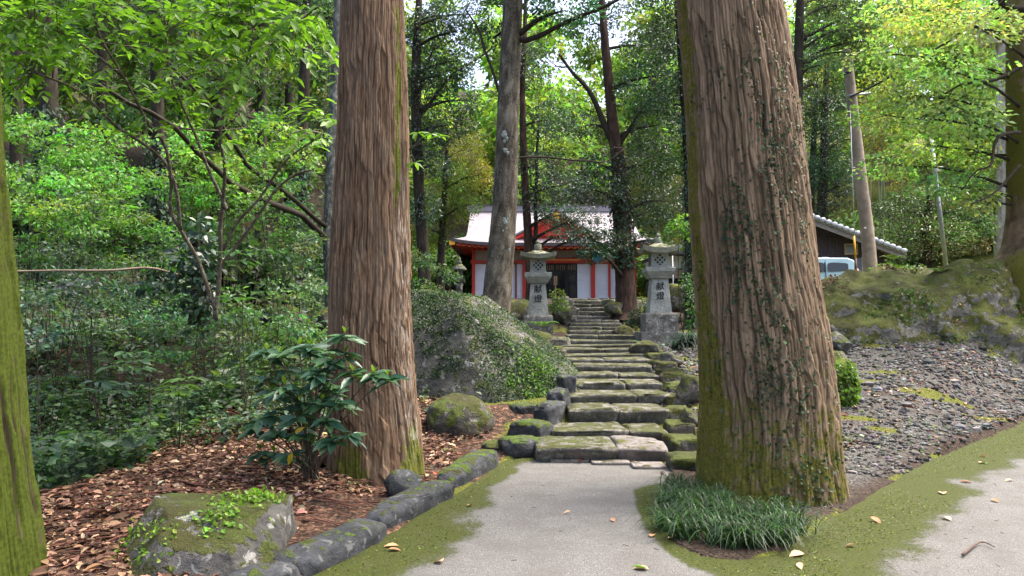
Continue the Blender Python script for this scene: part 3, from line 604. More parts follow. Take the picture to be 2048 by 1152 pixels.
DARK, MID, OLIVE, BRIGHT, LIME, BLUE = (.032, .066, .034), (.05, .095, .03), (.10, .135, .024), (.085, .17, .03), (.13, .21, .035), (.038, .078, .05)
# leaning mottled trunk in the middle
LICH = m_plain('white_lichen', (.22, .245, .215), .95, .1, var=.4, sc=30)
tM, P, R = tree('evergreen_tree', 'leaning grey-brown mottled trunk with pale lichen patches behind the huge boulder',
    [(983,655,78),(993,600,60),(1002,500,54),(1010,400,50),(1014,300,47),(1019,150,43),(1026,0,40),(1036,-200,34),(1048,-420,24)], 17.5, BARKG,
    [(1060,-60,130,70,0),(960,-90,120,60,1),(1130,20,90,40,-.5),(1110,-170,160,80,0),(985,75,55,30,.8)], .10, DARK, 21, moss=.12, extra=[([(1022,85,0),(1080,70,-.3),(1140,40,-.5),(1240,0,-.8),(1330,-40,-1)],13,4),([(1008,318,0),(1080,316,.2),(1160,320,.3),(1210,322,.4),(1250,300,.5)],5,2),([(1010,210,0),(960,70,.3),(930,20,.5)],7,3)])
for (x, y, s) in [(1009,268,6),(1014,276,4),(1011,300,5),(1016,306,4),(1009,282,3),(1010,444,6),(1014,438,4),(1012,456,3),(1018,500,4),(1006,462,3)]:
    u, F = ico(3); w_ = np.interp(y, [200,300,400,500], [44,47,50,54])/2; k_ = (x-np.interp(y, [150,300,400,500], [1019,1014,1010,1002]))/w_; c = U(x, y, 17.5-px(w_, 17.5)*math.sqrt(max(.05, 1-k_*k_))*.985); V = u*np.array([px(s,17.5)*.75, .008, px(s,17.5)])*(1+.75*vn(u*1.9+x, 3)[:, None])+c
    mk('lichen_patch', V, F, LICH, tM)
# twin slender trunks before the shrine
tree('evergreen_tree', 'pair of slender dark trunks in front of the shrine doors with hanging dark foliage', [(1062,560,20),(1058,500,18),(1053,420,16),(1047,300,15),(1045,180,12),(1050,60,10),(1052,-60,6)], 26, BARKRD,
    [(1085,400,50,40),(1120,430,55,32,-.6),(1080,330,52,40),(1130,370,60,35),(1165,440,55,28,-.8),(1130,470,45,18,-1.0),(1190,470,55,22,-1.2),(1100,240,60,50),(1060,130,60,60)], .085, BLUE, 22, cover=1.25, extra=[([(1063,520,0),(1072,480,0),(1070,420,0),(1074,330,.2),(1080,240,.3)],11,5)], mat=LEAFGLOSS)
# dark reddish trunk right of the flight
tR, P, R = tree('evergreen_tree', 'dark reddish trunk with forked limbs beside the topmost steps', [(1254,640,58),(1252,600,42),(1248,520,38),(1243,430,36),(1238,340,28),(1228,270,25),(1218,170,20),(1208,60,16),(1200,-60,10)], 23, BARKRD,
    [(1190,380,70,40,-.8),(1290,330,80,50),(1330,400,60,45,.5),(1290,430,60,30,.3),(1200,330,60,35),(1320,250,70,60),(1280,170,70,60),(1170,250,50,35,.6),(1190,505,45,24,-1.6),(1225,480,50,24,-1.4),(1160,470,45,20,-1.4),(1290,90,70,50),(1340,150,50,60),(1300,480,40,25,.4),(1180,50,80,40,1),(1240,-10,90,40,1)], .09, DARK, 23, cover=1.3,
    extra=[([(1234,300,0),(1205,235,0),(1180,185,0),(1150,150,0),(1120,110,0)],15,5),([(1238,290,0),(1265,245,0),(1285,215,.2)],10,4)], mat=LEAFGLOSS)
ivy_on('dark ivy clinging to the reddish trunk beside the topmost steps', P, R, P[0, 2]+1.6, P[0, 2]+4.5, 900, .10, DARK)
# ivy-wrapped trunk behind the taller lantern
tI, P, R = tree('evergreen_tree', 'dark ivy-wrapped trunk between the taller lantern and the massive cedar', [(1386,660,34),(1385,560,30),(1384,440,28),(1380,300,28),(1372,180,26),(1362,60,22),(1350,-80,14)], 20.5, BARKD,
    [(1350,60,60,60),(1390,150,60,50),(1330,-20,70,40),(1400,40,50,60,.5),(1345,210,45,40,.4)], .085, DARK, 24, cover=1.4, mat=LEAFGLOSS)
ivy_on('thick dark ivy around the trunk behind the taller lantern', P, R, P[0, 2]+.3, P[0, 2]+6, 2000, .075, DARK, puff=.1)
# dark tree left of the shrine
tree('evergreen_tree', 'dark-leaved tree with upswept branches between the reddish cedar and the shrine roof', [(852,610,26),(846,500,24),(838,380,22),(833,250,22),(832,150,20),(836,40,16),(842,-60,9)], 23, BARKD,
    [(850,60,60,55),(890,30,50,50),(845,170,50,55),(890,150,55,50),(925,120,40,45),(850,280,55,45),(900,250,60,40),(930,200,40,40),(870,330,55,30),(845,420,40,40),(950,30,40,50,.6),(915,60,30,30,-.4)], .085, DARK, 25, cover=1.35, extra=[([(836,240,0),(870,190,0),(905,150,0),(950,120,.2),(990,90,.2)],8,3),([(836,190,0),(850,140,0),(870,90,0)],8,3)], mat=LEAFGLOSS)
tree('evergreen_tree', 'olive-green small-leaved tree hanging over the end of the shrine roof', [(880,600,18),(882,520,16),(886,440,14),(892,340,10),(896,260,6)], 27, BARKD,
    [(880,400,55,42),(920,365,45,35),(860,460,45,35),(905,430,40,30),(935,410,32,24,-.5),(870,340,50,30),(930,300,50,40),(960,350,30,40),(845,520,40,40,.5)], .075, OLIVE, 26, cover=1.3, hue=.18)
# lichen trunk and its long bare limbs reaching over the undergrowth
tree('bare_limbed_tree', 'lichen-spotted slim trunk close behind the reddish cedar with long bare limbs', [(664,640,26),(660,560,22),(657,480,22),(660,400,22),(665,280,22),(672,120,20),(680,-80,16)], 16, BARKL, [(640,40,60,50,.5),(660,130,40,50,.5),(645,230,40,50,.4)], .085, DARK, 27, pale=.2, limbbark=BARKD,
    extra=[([(655,478,0),(600,430,-1.4),(540,400,-2.8),(470,375,-3.8),(420,330,-4.6),(340,245,-5.4),(250,205,-5.8),(170,165,-6)],13,4),([(655,455,0),(560,375,-2),(490,325,-3.6),(430,240,-4.6),(370,150,-5),(330,90,-5.2)],10,3),([(655,300,0),(600,280,0),(540,250,-.4),(470,225,-.6)],9,3)])
# ivy trunks deeper in the wood
for (rows, d, lab, ilab, sd_) in [
    ([(98,330,40),(100,250,36),(96,120,32),(92,0,28),(90,-120,20)], 19, 'dark ivy-clad trunk rising behind the bright saplings nearest the mossy trunk', 'ivy mass on the deep-wood trunk nearest the mossy trunk', 31),
    ([(322,420,28),(318,330,26),(315,200,24),(312,60,22),(310,-60,16)], 21, 'dark straight trunk behind the long bare limbs', 'ivy mass on the straight trunk behind the long bare limbs', 32),
    ([(600,420,26),(604,330,24),(608,180,22),(615,20,20),(620,-80,14)], 24, 'far straight trunk half hidden beside the lichen-spotted trunk', 'ivy mass on the far straight trunk by the lichen-spotted trunk', 33)]:
    t, P, R = tree('evergreen_tree', lab, rows, d, BARKD, [(rows[3][0]+40, rows[3][1]-40, 90, 50), (rows[3][0]-50, rows[3][1]-20, 90, 50), (rows[2][0]+20, rows[2][1]-60, 60, 40, .8)], .09, DARK, sd_, cover=1.1)
    ivy_on(ilab, P, R, P[0, 2]-.2, P[0, 2]+5, 1500, .11, DARK, puff=.28)
for i, (x, d, w, lab) in enumerate([(200,30,20,'thin brownish trunk far in the wood left of the straight dark trunk'),(430,32,22,'brown far trunk above the sapling carpet'),(520,28,20,'slim brown trunk far behind the slender stems'),(30,26,24,'brown trunk far in the wood beside the mossy trunk'),(575,36,18,'thin far trunk near the lichen-spotted trunk'),(735,34,16,'hidden far trunk')]):
    if i == 5: continue
    tree('cedar_tree', lab, [(x,470,w),(x+3,300,w),(x+4,120,w*.9),(x+6,-60,w*.8),(x+8,-200,w*.6)], d, BARKD, [(x-40,-60,90,60),(x+60,-90,90,60),(x,30,70,40),(x-30,150,60,35,-1),(x+40,240,60,30,-1)], .12, (.04, .07, .03), 34+i, cover=.9)
# mossy giant on the embankment
tG, P, R = tree('mossy_tree', 'huge mossy trunk with flaring roots on top of the embankment', [(2085,545,190),(2090,490,150),(2090,420,132),(2088,300,130),(2085,150,128),(2082,0,120),(2080,-200,100)], 18, BARKB,
    [(1960,60,100,50,-1),(1860,40,110,50,0),(1780,110,90,45,.6),(1900,140,110,45,-1),(1975,160,70,45,1),(1830,190,100,45,.2),(1760,230,80,40,.8),(1930,240,110,45,-.6),(1860,290,100,45,.4),(1955,310,60,40,.6),(1790,330,80,35,.9),(1900,370,90,35,.2),(1960,400,60,30,0),(1800,20,90,40,1),(1980,20,70,40,1)], .12, (.23, .34, .115), 41, cover=1.25, moss=.55, limbbark=BARKD, twigs=3,
    extra=[([(2040,265,-.6),(2000,272,-.8),(1986,300,-.9),(1980,330,-1),(1950,342,-1),(1925,380,-1)],8,2),([(2060,20,-.5),(2010,12,-.6),(1990,-20,-.7)],14,8),([(2050,130,-.6),(1990,160,-.7),(1930,165,-.8),(1890,185,-.9)],8,3),([(2040,330,-.6),(1990,385,-.8),(1940,410,-1)],6,2)], wid=.3)
for i, a_ in enumerate((3.3, 3.9, 4.5, 2.7)):
    o_ = U(2086, 520, 18); pts = []
    for k_ in range(6):
        x_, y_ = o_[0]+math.cos(a_+.12*k_*(-1)**i)*(.5+.42*k_), o_[1]+math.sin(a_+.12*k_*(-1)**i)*(.5+.42*k_); pts.append(np.array([x_, y_, gz(x_, y_)+(.35 if k_ == 0 else .06-.03*k_)]))
    limb(tG, pts, .26, .05, BARKMOSS, 9, 50+i, name='root')
# pale dead trunk on the slope
tree('dead_tree', 'pale bare forked trunk catching light high on the slope', [(2010,120,30),(1985,90,34),(1962,65,32),(1945,55,26)], 34, BARKP, [], .1, MID, 44, limbs=False, extra=[([(1968,72,0),(1966,40,0),(1972,10,0)],22,14)], pale=.6)
# foliage between the massive cedar and the utility pole
tree('evergreen_tree', 'bluish dark tree between the massive cedar and the utility pole', [(1640,540,24),(1642,440,20),(1648,330,18),(1650,220,14),(1655,120,8)], 36, BARKD,
    [(1640,260,60,45),(1660,330,50,40),(1620,350,50,40),(1650,400,55,35),(1610,200,55,40),(1690,370,30,30,-.5),(1600,110,60,50),(1670,200,35,35,1),(1625,440,50,25)], .10, DARK, 45, cover=1.5, mat=LEAFGLOSS)
tree('cedar_tree', 'feathery grey-green cedar above the utility pole', [(1588,540,26),(1592,300,24),(1596,150,20),(1600,0,16),(1604,-120,10)], 23, BARKD,
    [(1650,60,60,30),(1725,82,55,24,.2),(1690,105,50,18,.3),(1640,130,50,24),(1745,30,50,30,.3),(1690,10,70,35,.5),(1700,58,55,26),(1640,0,60,35,.5),(1640,170,45,20,.6)], .16, (.07, .11, .055), 46, cover=1.3, wid=.12)
tree('yellow_leaved_tree', 'tree with yellow-tinted new leaves glowing behind the dark foliage', [(1622,420,14),(1625,330,12),(1630,240,10),(1634,170,6)], 37, BARKD, [(1630,160,40,28),(1650,250,45,30),(1690,250,30,35),(1600,230,40,30),(1750,200,40,55),(1742,270,30,30)], .13, (.17, .21, .04), 47, cover=1.3)
tree('camellia_tree', 'broad rounded tree with pale shiny leaves behind the slim metal pole', [(1850,560,26),(1852,500,24),(1855,440,18),(1858,390,10)], 33.5, BARKD,
    [(1800,420,60,35),(1860,395,60,32),(1920,420,55,35),(1780,465,50,32,-.3),(1840,460,60,35,-.6),(1900,465,55,35,-.5),(1955,450,40,35),(1880,500,60,25,-.6),(1800,500,50,25,-.6),(1955,490,30,22,-.3)], .11, (.11, .15, .055), 48, cover=1.5, mat=LEAFGLOSS, hue=.22, var=.4)
for i, (x, y0, y1, lean) in enumerate([(1752,470,230,18),(1768,470,300,-14),(1735,440,260,10),(1800,440,330,4),(1782,470,250,-22),(1990,470,330,-12)]):
    d = 34; A = U(x, y0, d); y0 += max(0, (A[2]-gz(A[0], A[1]))/d*FPX); A = U(x, y0, d); t = thing('bamboo', ['bamboo culm beside the utility pole leaning away from it', 'bamboo culm crossing toward the utility pole', 'short bamboo culm close beside the utility pole', 'straight thin bamboo culm above the pale shiny tree', 'strongly leaning bamboo culm in the bamboo group', 'bamboo culm in the dark gap beside the huge mossy trunk'][i], 'bamboo', A, 'bamboo on the slope')
    pts = [U(x+lean*s, y0+(y1-y0)*s, d) for s in (0, .5, 1)]; V, F = tube(smooth_path(pts, 12), np.linspace(.05, .02, 12), 7); mk('culm', V, F, WOOD, t)
    foliage(t, [(x+lean, y1, 30, 22), (x+lean*1.4, y1+30, 24, 16), (x+lean*.6, y1+50, 26, 14)], d, .22, (.13, .15, .045), .55, wid=.1, name='foliage', droop=.6)

# ------------------------------------------------------------------ paints and built materials
RED = m_plain('vermilion_paint', (.50, .035, .018), .5, .4, var=.12, sc=3); REDD = m_plain('dark_red_paint', (.20, .022, .02), .55)
WHITE = m_plain('white_board', (.66, .66, .69), .6, .3, var=.05, sc=2); BEIGE = m_plain('cream_plaster', (.34, .32, .28), .8, .2, var=.08)
ROOFM = NT('lavender_copper_roof'); _p = ROOFM.pos(True); _c = ROOFM.mix(ROOFM.ramp(ROOFM.noise(_p, 1.6, 5, .6), .3, .7), (.20, .18, .195), (.28, .25, .275))
_b = ROOFM.n('TexBrick'); ROOFM.l(ROOFM.scale(_p, (1, 1, 1)), _b.inputs['Vector']); _b.inputs['Scale'].default_value = 2.4; _b.inputs['Mortar Size'].default_value = .012; _b.inputs['Color1'].default_value = (1, 1, 1, 1); _b.inputs['Color2'].default_value = (.93, .93, .93, 1); _b.inputs['Mortar'].default_value = (.7, .7, .7, 1)
ROOFM = ROOFM.fin(ROOFM.mix(1, _c, _b.outputs[0], 'MULTIPLY'), .42, .5, .15)
EAVE = m_plain('dark_eave_edge', (.07, .06, .06), .6); GOLD = m_plain('gold_cap', (.80, .42, .05), .35, .5, .3); BLACK = m_plain('black_lacquer', (.012, .011, .012), .35, .4); INK = m_plain('black_ink', (.010, .010, .012), .8, .1)
k = NT('dark_glass'); GLASS = k.fin((.012, .014, .016), .06, .6)
WOODL = m_plain('pale_wood', (.36, .24, .14), .7, .3, sc=9); WOODM = m_plain('brown_wood', (.16, .09, .05), .7); SHADE = m_plain('shade_black', (.02, .018, .016), .9)  # SHADE: near-black colour standing in for shade in openings
def brd(name, c, s, mat, parent, rz=0.0, taper=1.0, bv=0.0):
    V, F = box(c, s, rz, taper); o = mk(name, V, F, mat, parent, False)
    if bv: bevel(o, bv)
    return o
_glyph = {}
def glyph(ch):
    if ch not in _glyph:
        cu = bpy.data.curves.new('lettering', 'FONT'); cu.body = ch; cu.size = 1; cu.extrude = .02; cu.offset = .004; cu.align_x = 'CENTER'; cu.align_y = 'CENTER'; cu.resolution_u = 3
        o = bpy.data.objects.new('lettering', cu); COL.objects.link(o); bpy.context.view_layer.update()
        me = bpy.data.meshes.new_from_object(o.evaluated_get(bpy.context.evaluated_depsgraph_get())); bpy.data.objects.remove(o); bpy.data.curves.remove(cu)
        co = np.array([v.co[:] for v in me.vertices]); c = (co[:, :2].max(0)+co[:, :2].min(0))/2; co[:, :2] -= c; co[:, :2] /= np.ptp(co[:, :2], axis=0).max()
        rr = np.random.default_rng(ord(ch)); co[:, 1] += .10*co[:, 0]; co[:, :2] += .016*np.stack([fbm(co*6+q*5, 2, 5+q) for q in range(2)], -1)
        me.vertices.foreach_set('co', co.astype(np.float32).ravel()); me.update(); me.materials.append(INK); _glyph[ch] = me
    return _glyph[ch]
# ------------------------------------------------------------------ stone lanterns
def sqloft(prof, c, sub=1, rough=0.0, seed=0):
    """square solid through (half width, height) levels, gently roughened"""
    n = 8; e = np.linspace(-1, 1, n+1)[:-1]; ring = np.concatenate([np.stack([e, -1+0*e], -1), np.stack([1+0*e, e], -1), np.stack([-e, 1+0*e], -1), np.stack([-1+0*e, -e], -1)])
    V = np.concatenate([np.concatenate([ring*w, np.full((len(ring), 1), z)], 1) for w, z in prof]); m = len(ring)
    if rough: V = V+rough*np.stack([fbm(V*6+seed+q*5, 3, seed+q) for q in range(3)], -1)
    F = [grid_faces(len(prof), m, True)]; V = np.concatenate([V, [[0, 0, prof[0][1]], [0, 0, prof[-1][1]]]]); i = np.arange(m); j = (i+1) % m; b = (len(prof)-1)*m
    F.append(np.concatenate([np.stack([np.full(m, len(V)-2), j, i], -1), np.stack([np.full(m, len(V)-1), b+i, b+j], -1)]))
    return V+np.asarray(c), F
def stone_lantern(label, xc, d, lev, text_y, tsize, slab=True):
    """lev: photo rows of slab, pedestal, shaft, ledge, fire box, roof, finial with half widths in pixels"""
    o = U(xc, lev['base'][0], d); s = px(1, d); zz = lambda y: (lev['base'][0]-y)*s
    t = thing('stone_lantern', label, 'lantern', o); r = .006
    def part(nm, prof, mat, sm=False):
        V, F = sqloft([(w*s, z) for w, z in prof], o, 1, r, int(xc)); return mk(nm, V, F, mat, t, sm)
    y0, y1, w = lev['slab']; part('foot_slab', [(w, zz(y0)-.15), (w, zz(y1))], LANTB)
    y0, y1, w = lev['pedestal']; part('pedestal', [(w, zz(y0)+.003), (w, zz(y1)-.05), (w*.97, zz(y1)-.015), (w*.93, zz(y1))], LANTB)
    y0, y1, w, w2 = lev['shaft']; part('shaft', [(w, zz(y0)+.003), (w*.5+w2*.5, zz((y0+y1)/2)), (w2, zz(y1))], LANT); sh = (y0, y1, w, w2)
    y0, y1, w = lev['ledge']; part('ledge', [(w*.70, zz(y0)-.10), (w*.98, zz(y0)+.05), (w, zz(y0)+.06), (w, zz(y1)-.01), (w*.97, zz(y1))], LANT)
    y0, y1, w = lev['fire']; fb = part('fire_box', [(w*1.08, zz(y0)+.003), (w, zz(y0)+.05), (w, zz(y1)+.03)], LANT)
    hh = (zz(y1)-zz(y0)); cz = zz(y0)+hh*.52
    for side in range(4):
        for i in range(-2, 3):
            for j in range(-2, 3):
                if (i+j) % 2 == 0 and abs(i)+abs(j) < 5 and not (abs(i) == 2 and abs(j) == 2):
                    a = w*s*.27; e = .036*(w*s/.22); c, s_ = math.cos(side*PI/2), math.sin(side*PI/2); y_ = -(w*s+.004)
                    L = np.array([[i*a-e, y_, cz+j*a], [i*a, y_, cz+j*a-e], [i*a+e, y_, cz+j*a], [i*a, y_, cz+j*a+e]]); L = np.concatenate([L, L+[0, .012, 0]])
                    V = np.stack([L[:, 0]*c-L[:, 1]*s_, L[:, 0]*s_+L[:, 1]*c, L[:, 2]], -1)+o
                    mk('lattice_shade_plate', V, np.array([[0,1,2,3],[0,4,5,1],[1,5,6,2],[2,6,7,3],[3,7,4,0]]), SHADE, fb, False)  # near-black plates set proud of the stone, painting the shade of holes
    y0, y1, w = lev['roof']; n = 25; u = np.linspace(-1, 1, n); A, B = np.meshgrid(u, u, indexing='ij'); m = np.maximum(np.abs(A), np.abs(B)); R = w*s
    top = (zz(y1)-zz(y0)); z = zz(y0)+top*(.40+.60*(1-m)**1.5)+.16*R*(np.abs(A)*np.abs(B))**2.2
    zb = zz(y0)+.16*R*(np.abs(A)*np.abs(B))**2.2+.02*(1-m)-.0
    V = np.concatenate([np.stack([A*R, B*R, z], -1).reshape(-1, 3), np.stack([A*R*.94, B*R*.94, zb], -1).reshape(-1, 3)]); V = V+r*np.stack([fbm(V*6+q*5, 3, q) for q in range(3)], -1)
    f = grid_faces(n, n); I = np.arange(n*n).reshape(n, n); rim = np.concatenate([I[:, 0], I[-1, 1:], I[-2::-1, -1], I[0, -2:0:-1]]); rj = np.roll(rim, -1)
    mk('roof', V+o, [np.concatenate([f, f[:, ::-1]+n*n, np.stack([rim, rj, rj+n*n, rim+n*n], -1)])], LANTM, t, True).modifiers.new('edge', 'EDGE_SPLIT').split_angle = math.radians(45)
    y0, y1, w = lev['finial']; h = zz(y1)-zz(y0); prof = np.array([(.95, 0), (1, .12), (1, .5), (.9, .56), (.45, .58), (.5, .66), (.62, .74), (.55, .86), (.3, .95), (.05, 1)])
    P = np.concatenate([[0*1], prof[:, 1]])[1:]; V, F = tube(np.stack([0*P, 0*P, zz(y0)-.02+P*h], -1)+o, prof[:, 0]*w*s, 14); mk('finial', V, F, LANTM, t, True)
    for ch, ty in zip('献燈', text_y):
        f_ = (ty-sh[0])/(sh[1]-sh[0]); hw = (sh[2]+(sh[3]-sh[2])*f_)*s; lean = math.atan2((sh[2]-sh[3])*s, (sh[0]-sh[1])*s)
        g = bpy.data.objects.new('lettering', glyph(ch)); COL.objects.link(g); g.parent = t
        k_ = tsize*s; g.matrix_local = Matrix.Translation((-.2*s, -hw-.004, zz(ty))) @ Matrix.Rotation(PI/2-lean, 4, 'X') @ Matrix.Diagonal((k_, k_, .25, 1))
    return t
stone_lantern('stone lantern nearer the leaning trunk, with black brush characters on its shaft', 1076, 19.0, dict(base=(676,), slab=(676,667,33), pedestal=(667,631,28.5), shaft=(631,562,20.5,14), ledge=(559,546,26.5), fire=(545,519,15.5), roof=(519,497,35.5), finial=(499,478,7.5)), (578, 598), 15.5)
stone_lantern('taller stone lantern beside the massive cedar, with black brush characters on its shaft', 1318, 17.6, dict(base=(678,), slab=(678,664,42), pedestal=(664,626,31.5), shaft=(626,552,22,15.5), ledge=(549,536,28.5), fire=(535,508,17), roof=(508,482,37.5), finial=(485,464,8)), (573, 592), 15.5)
# small weathered lantern
o = U(918, 604, 26.5); s = px(1, 26.5); t = thing('stone_lantern', 'small dark weathered lantern with a pale domed cap at the shrine corner', 'lantern', o)
LD = m_rock('weathered_lantern_stone', (.05, .05, .042), (.12, .12, .10), .35, lichen=.3, sc=1.5)
def rv(nm, prof, mat, n=16, sm=True): 
    P = np.array(prof, float); V, F = tube(np.stack([0*P[:, 0], 0*P[:, 0], P[:, 1]*s], -1)+o, P[:, 0]*s, n); return mk(nm, V, F, mat, t, sm)
rv('base', [(15,-8),(15,5),(13,6),(13,12),(9,13)], LD, 6, False); rv('shaft', [(7.5,12),(6.5,24),(7.5,38)], LD); rv('ledge', [(7,37),(11,43),(11,46),(8,47)], LD, 6, False); rv('fire_box', [(8.5,46),(8.5,65)], LD, 6, False)
rv('cap', [(8,63),(15,64),(14.5,67),(10,72),(6,76)], LANTM); rv('finial', [(3.5,75),(5.5,78),(5,81),(3,83),(4,86),(2.5,89),(.3,91)], LANTM)

# ------------------------------------------------------------------ shrine hall
D0 = 36.0; s = px(1, D0); SB = U(1108, 597, D0); CX, BZ = SB[0], SB[2]
def sx(x): return (x-1024)*s
def sz(y): return U(1024, y, D0)[2]
shr = thing('shrine_hall', 'low red and white shrine hall with a pale curved roof above the steps', 'shrine', (CX, D0, BZ))
posts = [(947,6),(1049,7.5),(1186,8),(1269,6.5)]
for x, w in posts: brd('post', (sx(x), D0-.02, (BZ-.4+sz(497))/2), (w*s, .2, sz(497)-BZ+.4), RED, shr)
for x, w in ((1032,3.2),(1219,4.5)): brd('stud', (sx(x), D0, (BZ+sz(526))/2), (w*s, .12, sz(526)-BZ), REDD if x < 1100 else RED, shr)
brd('plinth', (CX, D0+3.6, BZ-.35), (8.4, 7.6, .72), m_plain('grey_foundation', (.2, .19, .18), .9), shr)
brd('rail_beam', (CX, D0-.05, sz(524)), (8.0, .16, 5.5*s), RED, shr); brd('top_beam', (CX, D0-.04, sz(498)), (8.0, .18, 4.5*s), RED, shr)
brd('door_lintel', ((sx(1049)+sx(1186))/2, D0-.09, sz(519.5)), (sx(1182)-sx(1053), .12, 6.5*s), RED, shr)
brd('gold_strip', ((sx(1090)+sx(1153))/2, D0-.16, sz(520.5)), (sx(1155)-sx(1080), .03, 1.6*s), GOLD, shr)
for i in range(5): brd('plaque_mark', (sx(1147+5.2*i), D0-.165, sz(515)), (3.2*s, .02, 2.4*s), BLACK, shr)
def panel(x0, x1, rows, mat=WHITE, y=0.0):
    for a, b in zip(rows[:-1], rows[1:]): brd('wall_board', ((sx(x0)+sx(x1))/2, D0+.04+y, (sz(a)+sz(b))/2), (sx(x1)-sx(x0), .05, sz(b)-sz(a)-.004), mat, shr)
R4 = [597, 579, 561, 544, 527.5]
for a, b in ((950,1030.4),(1033.6,1045),(1053,1088),(1155,1182),(1190,1216.7),(1221.3,1265.6)): panel(a, b, R4)
for a, b in ((950,1045),(1053,1110),(1112,1182),(1190,1265.6)): panel(a, b, [521, 500.5], BEIGE, .02)
brd('door_shade_panel', ((sx(1088)+sx(1155))/2, D0+.5, (BZ+sz(526))/2), (sx(1157)-sx(1086), .06, sz(526)-BZ), SHADE, shr)  # near-black panel stands in for the unlit room behind the doors
for a, b in ((1088.5,1110),(1110.5,1133),(1133.5,1154.5)):
    dr = brd('glass_door', ((sx(a)+sx(b))/2, D0+.12, (BZ+sz(527))/2), (sx(b)-sx(a)-.09, .02, sz(527)-BZ-.08), GLASS, shr)
    for xx in (a+.9, b-.9): brd('door_stile', (sx(xx), D0+.11, (BZ+sz(527))/2), (.07, .06, sz(527)-BZ), BLACK, dr)
    for yy in (527.8, 541, 595.5): brd('door_rail', ((sx(a)+sx(b))/2, D0+.105, sz(yy)), (sx(b)-sx(a)-.1, .045, .06), BLACK, dr)
    for q in range(1, 6): brd('muntin', (sx(a+(b-a)*q/6), D0+.10, (sz(528)+sz(541))/2), (.02, .025, sz(528)-sz(541)), WOODL, dr)
brd('offertory_box', ((sx(1112)+sx(1127))/2, D0+.25, BZ+.28), (.36, .2, .5), WOODM, shr)
brd('side_wall', (sx(947)+.02, D0+3.6, (BZ+sz(500))/2), (.1, 7.0, sz(500)-BZ), WHITE, shr); brd('side_wall', (sx(1269)-.02, D0+3.6, (BZ+sz(500))/2), (.1, 7.0, sz(500)-BZ), WHITE, shr); brd('rear_wall', (CX, D0+7.1, (BZ+sz(500))/2), (7.6, .1, sz(500)-BZ), WHITE, shr)
# roof: hip-and-gable, concave slopes with lifted corners
A_, AG, BH, OV = 4.86, 4.22, 4.9, 1.35; yE = D0-OV; zE = U(1024, 486, yE)[2]; HR = U(1024, 422, yE+BH)[2]-zE
prof = lambda v: HR*(.58*np.clip(v/BH, 0, 1)+.42*np.clip(v/BH, 0, 1)**2); side = lambda w: .42*np.clip(w/(A_-AG), 0, 1.6)**1.15
lift = lambda x, v: .24*(np.abs(x)/A_)**5*np.clip(1-v/2.2, 0, 1)
def slope(x0, x1, back=False, nx=40, nv=30, hip=False):
    x = np.linspace(x0, x1, nx); v = np.linspace(0, BH if not hip else 2*BH, nv if not hip else nv*2); Xg, Vg = np.meshgrid(x, v, indexing='ij')
    vv = np.minimum(Vg, 2*BH-Vg); z = prof(vv)
    if hip: z = np.minimum(z, side(A_-np.abs(Xg)))
    z = z+lift(Xg, vv); Yg = (yE+2*BH-Vg) if back else yE+Vg
    V = np.stack([Xg+CX, Yg, z+zE], -1).reshape(-1, 3); f = grid_faces(*Xg.shape); n = len(V); I = np.arange(n).reshape(Xg.shape)
    V2 = V-np.array([0, 0, .13]); rim = np.concatenate([I[:, 0], I[-1, 1:], I[-2::-1, -1], I[0, -2:0:-1]]); rj = np.roll(rim, -1)
    return np.concatenate([V, V2]), np.concatenate([f, f[:, ::-1]+n, np.stack([rim, rj, rj+n, rim+n], -1)])
rf = mk('roof', *slope(-AG, AG), ROOFM, shr, True); rf.modifiers.new('edge', 'EDGE_SPLIT').split_angle = .6
for (a, b, bk, hp, nm) in ((-AG, AG, True, False, 'rear_slope'), (-A_, -AG-.004, False, True, 'hip_skirt'), (AG+.004, A_, False, True, 'hip_skirt')):
    o_ = mk(nm, *slope(a, b, bk, 12 if hp else 40, 30, hp), ROOFM, rf, True); o_.modifiers.new('edge', 'EDGE_SPLIT').split_angle = .6
brd('ridge', (CX, yE+BH, zE+HR+.10), (2*AG+.3, .34, .30), ROOFM, rf); brd('ridge_cap', (CX, yE+BH, zE+HR+.275), (2*AG+.5, .42, .05), EAVE, rf)
xs = np.linspace(-A_, A_, 49)
def bar(nm, y_, dz, h, t_, mat, parent):
    Z = zE+lift(xs, 0)+dz; V = np.concatenate([np.stack([xs+CX, 0*xs+yy, Z+zz], -1) for yy, zz in ((y_, 0), (y_, -h), (y_+t_, -h), (y_+t_, 0))]); n = len(xs); i = np.arange(n-1)
    F = [np.concatenate([np.stack([a*n+i, b*n+i, b*n+i+1, a*n+i+1], -1) for a, b in ((0, 1), (1, 2), (2, 3), (3, 0))]), np.array([[0, 3*n, 2*n, n], [n-1, 2*n-1, 3*n-1, 4*n-1]])]; return mk(nm, V, F, mat, parent, False)
bar('eave_edge', yE-.03, .015, .15, .10, EAVE, rf); bar('eave_board', yE+.05, -.137, .09, .08, RED, rf)
SOF = []
